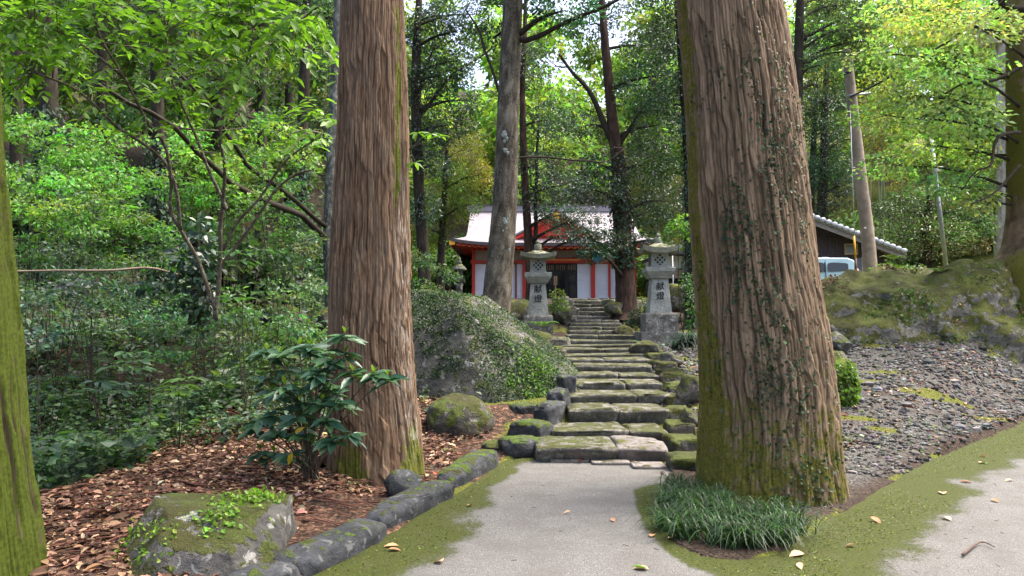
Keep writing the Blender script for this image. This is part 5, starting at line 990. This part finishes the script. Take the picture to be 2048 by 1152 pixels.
for (x, y, d, n, L, lab, col) in [(60,720,9,11,.8,'wide dim fern close to the mossy border trunk',(.035,.07,.042)),(200,690,10,11,.85,'wide bluish fern under the thin fallen branch',(.035,.07,.045)),(310,690,10.5,10,.75,'shadowed fern left of the ivy-covered stump',(.03,.062,.04)),(150,780,8.5,10,.6,'pale fern low in the gully',(.045,.085,.04)),
    (490,745,9.2,9,.5,'green fern right of the ivy-covered stump',(.045,.10,.03)),(555,790,8.8,9,.4,'small fern at the back of the leaf litter',(.05,.09,.03)),(1790,520,18.6,9,.35,'small bright fern on the embankment top',(.09,.16,.02)),(1880,545,18,9,.3,'tiny fern tuft near the huge mossy roots',(.09,.15,.02)),(1285,690,16,9,.3,'little fern on the rock before the taller lantern',(.06,.12,.02)),(1085,655,17.6,10,.42,'fern against the pedestal of the lower lantern',(.055,.12,.03))]:
    fern('fern', lab, x, y, d, n, L, col)

# ---- plants whose leaves can be told apart: each leaf its own part
_lm = {}
def leaf_mesh(col, mat, tpl=LEAFN):
    key = (tuple(col), mat.name)
    if key not in _lm:
        me = rawmesh('leaf', tpl[0], tpl[1], True, np.repeat(np.array(col)[None], len(tpl[0]), 0)); me.materials.append(mat); _lm[key] = me
    return _lm[key]
def leaf_parts(t, P, D, N, size, wid, cols, mat):
    D = unit(D); X = unit(np.cross(D, N)); Z = np.cross(X, D); org = W[t.name]
    for p_, d_, x_, z_, s_, w_ in zip(P, D, X, Z, np.broadcast_to(size, len(P)), np.broadcast_to(wid, len(P))):
        o = bpy.data.objects.new('leaf', leaf_mesh(cols[rng.integers(len(cols))], mat)); COL.objects.link(o); o.parent = t
        M_ = Matrix.Identity(4); 
        for r_ in range(3): M_[r_][0], M_[r_][1], M_[r_][2], M_[r_][3] = x_[r_]*s_*w_*2, d_[r_]*s_, z_[r_]*s_, p_[r_]-org[r_]
        o.matrix_local = M_
GL = [(.038, .10, .055), (.046, .12, .06), (.056, .135, .055), (.03, .075, .046), (.068, .15, .055)]; YG = [(.13, .24, .02), (.16, .26, .02), (.10, .21, .02)]
b = np.array([*G(625, 975), .02]); b[1] = 6.75; b[0] = (625-1024)/FPX*6.75; b[2] = gz(b[0], b[1])
t = thing('broadleaf_shrub', 'glossy dark-leaved shrub with lime shoots in front of the reddish cedar', 'shrub', b)
tips = [(598,690,0),(560,705,.1),(690,665,-.2),(665,720,-.2),(622,742,-.1),(590,775,0),(545,785,.1),(705,742,-.3),(748,745,-.35),(775,752,-.35),(520,838,.05),(560,862,0),(645,800,-.15),(700,862,-.25),(665,872,-.2),(595,830,-.1),(535,700,.2),(580,905,-.1),(548,905,.0),(640,765,-.1),(680,800,-.2),(615,800,0),(530,755,.15),(505,860,.1),(620,690,-.1),(655,835,-.2)]
AL = []
tips += [(575,735,.15),(610,860,-.1),(555,820,.1),(635,700,0),(600,800,.1),(660,780,0),(690,705,-.2),(520,900,.1),(570,770,-.2),(640,740,-.25)]
for i, (x, y, q) in enumerate(tips):
    e = U(x, y, 6.6+q); hub = b+np.array([rng.normal(0, .03), rng.normal(0, .03), 0])
    limb(t, [hub, np.array([hub[0]*.6+e[0]*.4, hub[1]*.5+e[1]*.5, hub[2]*.45+e[2]*.55]), e], .011, .004, m_twig if 'm_twig' in globals() else BARKG, 6, i, name='stem', rows=10)
    n = 11; a = rng.uniform(0, 2*PI)+np.arange(n)*2.4; o_ = np.stack([np.cos(a), np.sin(a), rng.uniform(-.45, .35, n)], -1)
    AL.append((e+np.array([0, 0, -.07])*rng.random((n, 1))-o_*.005, o_, np.array([0, -.25, 1])+rng.normal(0, .3, (n, 3)), rng.uniform(.14, .21, n)))
    if y < 800 or i % 3 == 0:
        n = 3; a = rng.uniform(0, 2*PI)+np.arange(n)*2.1; o_ = np.stack([np.cos(a)*.5, np.sin(a)*.5, np.ones(n)], -1); leaf_parts(t, np.repeat(e[None], n, 0), o_, np.stack([np.cos(a), np.sin(a), 0*a-.2], -1)*-1, rng.uniform(.06, .09, n), .2, YG, LEAF)
A1, A2, A3, A4 = (np.concatenate(q) for q in zip(*AL)); o_ = np.argsort(A1[:, 1]/A4); big, rest = o_[:230], o_[230:]
leaf_parts(t, A1[big], A2[big], A3[big], A4[big], .2, GL, LEAFGLOSS)
V, F = scatter(LEAFN, A1[rest], A2[rest], A3[rest], A4[rest], .2); mk('foliage', V, F, LEAFGLOSS, t, True, np.repeat(np.array(GL)[rng.integers(0, len(GL), len(rest))], len(LEAFN[0]), 0))['kind'] = 'stuff'
leaf_parts(t, [U(590, 865, 6.4), U(585, 905, 6.4)], [[.8, 0, .5], [-.3, -.1, -.9]], [[0, -1, .3], [0, -1, .2]], [.09, .11], .22, [(.45, .33, .02)], LEAF)
# slender forked tree with large bright leaves over the undergrowth
b = U(432, 640, 9.6); t = thing('slender_tree', 'slender forked tree spreading large bright green leaves over the undergrowth', 'tree', b)
STEMS = [([(432,640,9.6),(436,560,9.6),(440,480,9.5),(447,420,9.4),(452,340,9.2),(440,270,9.0),(455,200,8.8),(478,140,8.6),(500,60,8.4)],11,4),([(437,520,9.6),(470,450,9.5),(520,395,9.4),(570,330,9.3),(610,300,9.2),(650,270,9.1)],7,3),
    ([(432,620,9.6),(410,540,9.6),(370,470,9.5),(345,400,9.3),(322,295,9.0),(288,236,8.8),(243,149,8.5),(195,62,8.2),(186,-20,8.1)],9,4),([(362,460,9.5),(340,340,9.2),(222,236,8.8),(149,174,8.6),(60,140,8.4)],8,4),([(450,420,9.4),(415,340,9.3),(380,250,9.1),(345,160,8.9),(330,60,8.7)],8,4),
    ([(478,140,8.6),(540,90,8.4),(600,40,8.2),(640,10,8.1)],6,3),([(243,149,8.5),(150,80,8.2),(60,40,8.0)],6,3),([(436,540,9.6),(490,470,9.6),(560,370,9.5),(620,340,9.4)],9,4)]
nodes = []
for i, (pts, w0, w1) in enumerate(STEMS):
    o_, P = limb(t, [U(*p_) for p_ in pts], px(w0, 9)/2, px(w1, 9)/2, BARKG, 8, 70+i, name='stem' if i else 'trunk', rows=26); nodes += list(P[8:])
nodes = np.array(nodes)
LB = [(.13, .27, .025), (.15, .30, .03), (.11, .23, .025), (.18, .33, .035), (.09, .19, .03)]
LP, LD, LN, LS = [], [], [], []
for i in range(400):
    x = rng.uniform(-30, 690); y = rng.uniform(-60, 60+190*rng.random()) if rng.random() < .8 else rng.uniform(60, 340)
    if x > 560 and y < (x-560)*1.2-40: continue
    d = rng.uniform(7.4, 9.6); e = U(x, y, d); k = int(np.argmin(np.linalg.norm(nodes-e, axis=1))); s_ = nodes[k]
    if np.linalg.norm(s_-e) > 1.7: continue
    n = rng.integers(6, 11); f = np.linspace(.35, 1, n)[:, None]; C = s_*(1-f)+e*f; C[:, 2] += .10*np.sin(PI*f[:, 0]); ax_ = unit(e-s_)
    sd_ = unit(np.cross(ax_, [0, 0, 1.0])); sg = np.where(np.arange(n) % 2 == 0, 1, -1)[:, None]
    LP.append(C); LD.append(sd_*sg*.8+ax_*.6+rng.normal(0, .25, (n, 3))-np.array([0, 0, .22])); LN.append(np.array([0, -.1, 1])+rng.normal(0, .3, (n, 3))); LS.append(rng.uniform(.10, .17, n))
    if i % 2 == 0:
        V, F = tube(np.concatenate([[s_], C]), np.linspace(.007, .002, n+1), 4); mk('twig', V, F, BARKG, t, attrs={'groove': np.zeros(len(V)), 'tone': np.full(len(V), .5), 'moss': np.zeros(len(V)), 'pale': np.zeros(len(V))})
LP, LD, LN, LS = map(np.concatenate, (LP, LD, LN, LS)); big = np.argsort(LP[:, 1]/LS)[:300]; rest = np.setdiff1d(np.arange(len(LP)), big)
leaf_parts(t, LP[big], LD[big], LN[big], LS[big], .23, LB, LEAF)
V, F = scatter(LEAFN, LP[rest], LD[rest], LN[rest], LS[rest], .23); cs = np.array(LB)[rng.integers(0, len(LB), len(rest))]; mk('foliage', V, F, LEAF, t, True, np.repeat(cs, len(LEAFN[0]), 0))['kind'] = 'stuff'
# ivy-covered stump, seedlings with hand-sized leaves
b = U(400, 640, 10.2); t = thing('tree_stump', 'broken stump smothered in dark ivy within the undergrowth', 'stump', b)
V, F, g, T_, H_, P, R = ringed_trunk([U(402,650,10.2), U(400,560,10.2), U(398,470,10.2), U(396,440,10.2)], [.13, .11, .1, .04], 40, 40, 9); mk('trunk', V, F, BARKD, t, attrs={'groove': g, 'tone': 0*g+.5, 'moss': 0*g, 'pale': 0*g})
foliage(t, [(398,470,38,30),(385,520,40,30),(420,520,36,34),(395,570,45,25),(350,545,30,20,-.2),(300,575,22,12,-.2),(400,610,40,24,-.25),(420,590,36,28,-.25),(396,540,30,40,-.3),(404,490,28,34,-.3),(400,450,24,20,-.2)], 10.1, .11, (.03, .062, .036), 1.5, LEAFGLOSS, 1, .36, LEAF4, name='ivy')
for i, (x, y, d, w, n, lab, col) in enumerate([(490,520,9.4,60,26,'seedling with broad green leaves beside the ivy-covered stump',(.045,.12,.035)),(495,600,9.0,60,26,'low broad-leaved seedling between the stump and the glossy shrub',(.05,.13,.03)),(245,715,8.3,60,30,'seedling with long pale leaves in the gully',(.06,.13,.05)),(360,770,8.0,55,30,'light green seedling above the leaf litter',(.075,.15,.035)),(215,770,7.8,45,24,'bluish broad-leaved plant low in the gully',(.04,.085,.05)),(130,880,7.2,60,34,'fresh green nettle-like plants near the mossy border trunk',(.06,.125,.035)),(230,900,7.6,70,40,'fresh green leafy plants on the ridge of the leaf litter',(.055,.12,.03)),(110,990,6.6,40,30,'green nettle-like plants beside the base of the mossy trunk',(.06,.13,.035))]):
    d0 = d; b = U(x, y+60, d); b[2] = gz(b[0], b[1]); t = thing('seedling', lab, 'plant', b); tips = []
    for k in range(4):
        e = U(x+rng.uniform(-w, w)*.7, y+rng.uniform(-22, 22), d+rng.uniform(-.3, .3)); tips.append(e); limb(t, [b, (b+e)/2+np.array([0, 0, .04]), e], .005, .002, BARKD, 5, k, name='stem', rows=7)
    for e in tips:
        m = n//3; a = rng.uniform(0, 6)+np.arange(m)*2.4; o_ = np.stack([np.cos(a), np.sin(a), rng.uniform(-.35, .15, m)], -1); rr = rng.uniform(.0, .6, m)[:, None]*px(w, d)*.8
        leaf_parts(t, e+o_*rr*np.array([1, 1, .2]), o_, np.array([0, -.1, 1])+rng.normal(0, .25, (m, 3)), rng.uniform(.09, .16, m), .24, [col, tuple(v*1.25 for v in col), tuple(v*.8 for v in col)], LEAF)
b = U(818, 300, 7.45); t = thing('sprout', 'spray of fresh leaves growing out from the side of the reddish cedar', 'plant', b)
for (x, y) in ((835,265),(862,268),(880,272),(830,325)):
    e = U(x, y, 7.4); limb(t, [b, (b+e)/2+[0, 0, .02], e], .004, .002, BARKG, 5, 1, name='stem', rows=6); m = 5; a = rng.uniform(0, 6)+np.arange(m)*1.3; o_ = np.stack([np.cos(a), np.sin(a)*.5, rng.uniform(-.5, .1, m)], -1); leaf_parts(t, np.repeat(e[None], m, 0), o_, np.array([0, -.4, 1])+rng.normal(0, .2, (m, 3)), .11, .2, LB, LEAF)
# ------------------------------------------------------------------ grasses
def tuft(name, label, cs, n, L, col, wd_=.006, spread=.9):
    b = cs[0]; V_, F_ = [], []; m = 7
    for k in range(n):
        c = cs[rng.integers(len(cs))]+np.array([rng.normal(0, .05), rng.normal(0, .05), 0]); a = rng.uniform(0, 2*PI); o_ = np.array([math.cos(a), math.sin(a), 0]); l = L*rng.uniform(.35, 1.3); tt = np.linspace(0, 1, m); sp = rng.uniform(.35, 1.0)*spread
        C = c+o_*(l*sp*tt**1.3)[:, None]+np.array([0, 0, 1])*(l*(.95*tt-(.55+.45*sp)*tt**2))[:, None]; s_ = np.cross(o_, [0, 0, 1])*(wd_*(1-tt**2)*.9+.0006)[:, None]
        V_.append(np.stack([C-s_, C+s_], 1).reshape(-1, 3)); i = np.arange(m-1)*2; F_.append(np.stack([i, i+1, i+3, i+2], -1)+k*2*m)
    V, F = np.concatenate(V_), np.concatenate(F_); t = thing(name, label, 'grass', b); mk('blades', V, F, LEAF, t, True, leafcol(n, 2*m, col, .3))['kind'] = 'stuff'; return t
cs = []
for (x, y) in [(1345,1015),(1335,1050),(1370,1070),(1400,1050),(1440,1080),(1480,1085),(1520,1085),(1560,1080),(1420,1030),(1460,1045),(1510,1050),(1550,1045),(1585,1060),(1380,1030),(1350,985),(1365,1000),(1400,1010),(1440,1015)]:
    g_ = G(x, y, .03); cs.append(np.array([g_[0], g_[1], gz(*g_)]))
tuft('grass_tuft', 'dark drooping grass clump around the foot of the massive cedar', cs, 2300, .5, (.028, .066, .022), .0045, .7)
tuft('grass_tuft', 'dark drooping grass clump on the bank between the taller lantern and the massive cedar', [U(1372+dx, 695+dy, 12.8) for dx, dy in ((0,0),(-15,5),(15,-5),(5,-12))], 500, .5, (.022, .05, .034), .009, 1.1)
cs = [np.array([*G(x, y, .0), 0]) for x, y in ((1600,1040),(1640,1010),(1680,970),(1700,900))]
for c in cs: c[2] = gz(c[0], c[1])
tuft('grass_tuft', 'thin pale grass wisps at the gravel side of the massive cedar', cs, 160, .13, (.09, .11, .03), .003)
tuft('grass_tuft', 'few bright grass blades in front of the lowest step', [np.array([*G(1105, 905), .03]), np.array([*G(1110, 902), .03])], 40, .13, (.09, .17, .02), .003)
cs = [np.array([*G(x, y, .03), .03]) for x, y in ((735,960),(780,965),(850,930),(700,975),(900,905))]
for c in cs: c[2] = gz(c[0], c[1])
tuft('grass_tuft', 'small green weeds around the mossy foot of the reddish cedar', cs, 160, .1, (.07, .14, .025), .004)
# ------------------------------------------------------------------ fallen leaves, twigs, gravel
DRY = np.array([(.17, .095, .055), (.28, .175, .11), (.10, .05, .03), (.06, .03, .02), (.20, .115, .07), (.34, .235, .155), (.08, .04, .026), (.05, .028, .02)])
def litter_leaves(name, label, xy, size, z=None, lift=.02, cols=DRY):
    n = len(xy); zz = ground_z(xy[:, 0], xy[:, 1]) if z is None else z; P = np.stack([xy[:, 0], xy[:, 1], zz+.004+rng.random(n)*lift], -1)
    V, F = scatter(LEAF4, P, rng.normal(0, 1, (n, 3))*np.array([1, 1, .12]), np.array([0, 0, 1])+rng.normal(0, .28, (n, 3)), size*np.exp(rng.normal(0, .3, n)), .3)
    o = mk(name, V, F, LEAFDRY, None, False, leafcol(n, 7, (1, 1, 1), .22, .08, cols[rng.integers(0, len(cols), n)])); tag(o, label, 'leaf litter', kind='stuff')
xy = area(24000, -4.6, -.1, 4.2, 11.5, lambda x, y: (x < np.interp(y, [4, 6.5, 9, 11.5], [-1.25, -.85, -.35, -.2])) & (x > -4.5) & (fbm(v3(x, y)*1.3, 3, 60)+1.0*ss(-.1, 1.1, np.interp(y, [4, 6.5, 9, 11.5], [-1.25, -.85, -.35, -.2])-x) > .45))
litter_leaves('leaf_litter', 'tan and rusty dead leaves spread over the bank', xy, .062, lift=.035)
xy = area(4600, 2.0, 10, 6.2, 17, lambda x, y: (sdf_poly(np.stack([x, y], -1), CONC) > .05) & (fbm(v3(x, y)*.9, 3, 66) > -.1)); litter_leaves('leaf_litter', 'scattered dead leaves on the gravel', xy[:2200], .075)
xy = area(1500, 8.2, 13.5, 16.9, 19.5, lambda x, y: fbm(v3(x, y)*.8, 3, 67) > .05); litter_leaves('leaf_litter', 'dead leaves caught on top of the embankment', xy, .09, lift=.03)
P, N = on_surface(RBV, RBF, 900, lambda c, n: (n[:, 2] > .75)*np.clip(nz_(c, .9, 15)*4, 0, 1)); V, F = scatter(LEAF4, P+N*.02, rng.normal(0, 1, (900, 3)), N+rng.normal(0, .3, (900, 3)), .08, .3); tag(mk('leaf_litter', V, F, LEAFDRY, None, False, leafcol(900, 7, (1, 1, 1), .2, .1, DRY[rng.integers(0, len(DRY), 900)])), 'dead leaves lying in the hollows of the broad pale boulder', 'leaf litter', kind='stuff')
parts = []
for i in range(900):
    x, y = rng.uniform(-4.3, -.4), rng.uniform(4.3, 9.5)
    if x > np.interp(y, [4, 6.5, 9], [-1.3, -.9, -.4]): continue
    a = rng.normal(.3, .7); l = rng.uniform(.06, .35); tt = np.linspace(-.5, .5, 5); c = rng.normal(0, .25); X_ = x+np.cos(a+c*tt)*tt*l; Y_ = y+np.sin(a+c*tt)*tt*l; parts.append(tube(np.stack([X_, Y_, ground_z(X_, Y_)+.012+rng.random()*.03], -1), rng.uniform(.002, .006), 4, False))
V, F = join(parts); tag(mk('twig_litter', V, F, m_plain('dead_cedar_twig', (.105, .05, .035), .9, .1, var=.4, sc=5), None), 'rusty fallen cedar twigs among the dead leaves', 'twigs', kind='stuff')
for i, pts in enumerate([[(455,1015),(560,985),(680,930)],[(560,1040),(640,1000),(700,985)],[(1925,1100),(1960,1075),(1990,1085)]]):
    Q_ = [np.array([*G(x, y, .05), 0]) for x, y in pts]
    for q in Q_: q[2] = max(gz(q[0], q[1]), 0)+.02
    V, F = tube(smooth_path(Q_, 10), np.linspace(.009, .003, 10), 6); tag(mk('fallen_branch', V, F, m_plain('dead_branch', (.09, .055, .04), .9), None, loc=Q_[0]), ['thin dead branch lying in leaf litter in front of the glossy shrub', 'short dead branch lying near the reddish cedar foot', 'bent twig lying on the mossy concrete'][i], 'branch')
V, F = tube(smooth_path([U(15,543,9.5), U(120,541,9.7), U(220,541,9.9), U(300,536,10.1), U(360,552,10.2)], 16), np.linspace(.012, .022, 16), 6); tag(mk('fallen_branch', V, F, m_plain('pale_branch', (.22, .17, .12), .9), None, loc=U(15,543,9.5)), 'long thin pale branch lying level across the undergrowth', 'branch')
# moss tufts on the damp concrete, and needles and grit swept onto it
n = 60000; xy = np.stack([rng.uniform(-1.6, 7.5, n), rng.uniform(3.9, 11, n)], -1); dl_ = dist_line(xy, CONC[:6]); dr_ = dist_line(xy, CONC[9:21]); nb_ = fbm(v3(xy[:, 0], xy[:, 1])*1.1, 4, 44)+.4*fbm(v3(xy[:, 0], xy[:, 1])*9, 3, 46)
wl_2 = np.interp(xy[:, 1], [4, 5, 6.5, 8.4], [.62, .5, .34, .3]); wr_2 = np.interp(xy[:, 0], [1, 1.4, 2, 3.5, 6], [.12, .45, .62, .62, .7])
kp = (sdf_poly(xy, CONC) < -.02) & ((dl_/wl_2+.9*nb_ < .5) | (dr_/wr_2+.8*nb_ < .55)); xy = xy[kp]; n = len(xy)
V, F = scatter(LEAF2, np.stack([xy[:, 0], xy[:, 1], np.full(n, .0)], -1), rng.normal(0, 1, (n, 3))*np.array([1, 1, .15])+np.array([0, 0, .30]), rng.normal(0, .35, (n, 3))+np.array([0, 0, 1]), rng.uniform(.008, .022, n), .4)
tag(mk('moss', V, F, LEAF, None, False, leafcol(n, 4, (.085, .105, .014), .3)), 'short olive moss growing on the rim of the concrete', 'moss', kind='stuff')
parts = []
for i in range(350):
    x, y = rng.uniform(-1.2, 6), rng.uniform(4, 10); l = rng.uniform(.01, .05); a = rng.uniform(0, 6.3); parts.append(tube([(x, y, .006), (x+math.cos(a)*l, y+math.sin(a)*l, .008)], .0015, 3, False))
V, F = join(parts); tag(mk('needle_litter', V, F, m_plain('dead_needle', (.05, .03, .02), .9), None), 'tiny dead needles and grit strewn on the concrete', 'needles', kind='stuff')
# gravel
xy = area(26000, 2.0, 11, 6.2, 17.2, lambda x, y: (sdf_poly(np.stack([x, y], -1), CONC) > .04) & (fbm(v3(x, y)*.9, 3, 21) > -.5) & ((x-3.0)**2+(y-6.9)**2 > .75**2) & (x/y < .75) & (rng.random(len(x)) < ss(-.55, .05, fbm(v3(x, y)*1.7, 3, 121)+.25)) & (np.min([np.hypot((x-p_[0])/1.6, (y-p_[1])/.55)/p_[2] for p_ in PATCH], 0) > .8) & (rng.random(len(x)) < np.interp(y, [6, 9, 17], [1, .7, .35])))
n = len(xy); u, F0 = ico(1); sz_ = .021*np.exp(rng.normal(0, .38, n))*np.interp(xy[:, 1], [6, 17], [.9, 1.7]); ax3 = rng.uniform(.6, 1.3, (n, 1, 3))*np.array([1, 1, .85]); a = rng.uniform(0, 2*PI, n)
jit = 1+rng.normal(0, .16, (n, len(u), 1)); V = u[None]*ax3*jit*sz_[:, None, None]; V = np.stack([V[..., 0]*np.cos(a)[:, None]-V[..., 1]*np.sin(a)[:, None], V[..., 0]*np.sin(a)[:, None]+V[..., 1]*np.cos(a)[:, None], V[..., 2]], -1)
V = V+np.stack([xy[:, 0], xy[:, 1], ground_z(xy[:, 0], xy[:, 1])+.004], -1)[:, None]; F = F0[None]+(np.arange(n)*len(u))[:, None, None]
k = NT('gravel_stone'); c_ = k.attr('col', 'Color'); k.bump(k.noise(k.pos(), 120, 3), .4, .004); GRV = k.fin(c_, .85, .25)
tag(mk('gravel', V.reshape(-1, 3), F.reshape(-1, 3), GRV, None, False, leafcol(n, len(u), (.064, .062, .056), .55, .09)), 'grey loose stones covering the lot beside the massive cedar', 'gravel', kind='stuff')
# single leaves on the concrete and the lowest steps
LM = [rawmesh('fallen_leaf', LEAFN[0]*np.array([.62, 1, 1.3])-np.array([0, .5, 0]), LEAFN[1], True, np.repeat(np.array(c)[None], len(LEAFN[0]), 0)) for c in ((.42, .23, .12), (.36, .17, .09), (.50, .33, .2), (.45, .10, .05))]
for me in LM: me.materials.append(LEAFDRY)
def single(x, y, ci, sz, lab, z=.012, grp=None):
    q = G(x, y, z); o = newobj('fallen_leaf', LM[ci], None, (q[0], q[1], z+.006)); o.scale = (sz, sz, sz); o.rotation_euler = (rng.normal(0, .15), rng.normal(0, .15), rng.uniform(0, 6.28)); tag(o, lab, 'leaf', grp)
GRP = 'fallen leaves on the concrete'
for x, y, ci, sz, lab in [
    (783, 1091, 0, 0.1, 'tan leaf touching the kerb, upper of a pair'),
    (790, 1099, 1, 0.09, 'tan leaf touching the kerb, lower of a pair'),
    (1132, 1025, 2, 0.07, 'lone small leaf in the middle of the grey path'),
    (1090, 910, 0, 0.09, 'leaf beside the dark flat kerb stone below the steps'),
    (1074, 913, 1, 0.09, 'leaf wedged at the kerb corner below the steps'),
    (1305, 1070, 0, 0.085, 'leaf on grey concrete just before the grass clump'),
    (1343, 1074, 2, 0.1, 'leaf curled against the front of the grass clump'),
    (1594, 1108, 2, 0.12, 'big pale leaf on moss just beyond the grass clump'),
    (1885, 985, 2, 0.11, 'pale leaf on the moss band midway along the gravel'),
    (1932, 963, 1, 0.1, 'rusty leaf on the moss band close to the gravel'),
    (1968, 912, 2, 0.1, 'pale leaf at the far end of the moss band'),
    (2018, 960, 2, 0.09, 'leaf farthest along the mossy concrete rim'),
    (1895, 1036, 2, 0.09, 'leaf where moss thins to grey concrete beside the lot'),
    (1752, 1040, 1, 0.1, 'rusty leaf on moss near the massive cedar root'),
    (1965, 925, 2, 0.1, 'pale leaf next to a small green leaf on moss'),
    (878, 1122, 2, 0.11, 'narrow leaf alone on the mossy path rim by the kerb'),
    (1268, 923, 0, 0.09, 'orange leaf on the pale slab joint below the steps'),
    (1327, 935, 1, 0.09, 'rusty leaf in the corner where steps meet edging stones'),
    (1318, 925, 0, 0.09, 'orange leaf above its neighbours in the step corner'),
    (1325, 945, 3, 0.08, 'red leaf lowest in the heap at the step corner'),
    (1990, 1000, 1, 0.09, 'rusty leaf on bare concrete above the bent twig'),
    (1700, 1090, 2, 0.08, 'small pale leaf on moss in front of the massive cedar'),
    (940, 1010, 1, 0.07, 'small rusty leaf on the moss streak beside the mossy kerb'),
    (1600, 1132, 2, 0.07, 'small pale leaf low on the moss beyond the grass clump')]:
    single(x, y, ci, sz, lab, grp=GRP)
single(1160, 921, 3, .08, 'red leaf lying before the middle of the lowest step', .03); single(1196, 915, 3, .08, 'crimson leaf at the joint of the pale slabs below the lowest step', .035); single(1226, 1040, 1, .06, 'dark shrivelled leaf in the middle of the concrete path')
single(1282, 1136, 2, .10, 'pale leaf on the mossy rim of the path nearest the viewer'); single(872, 947, 3, .08, 'bright orange leaf behind the mossy kerb stone', .15)
LM2 = rawmesh('fallen_leaf', LEAFN[0]*np.array([.62, 1, 1.3])-np.array([0, .5, 0]), LEAFN[1], True, np.repeat(np.array([(.12, .24, .06)]), len(LEAFN[0]), 0)); LM2.materials.append(LEAF); LM.append(LM2)
single(1280, 1133, 4, .10, 'fresh green leaf lying at the end of the grey concrete'); single(1970, 926, 4, .08, 'small green leaf on the moss band near the gravel')
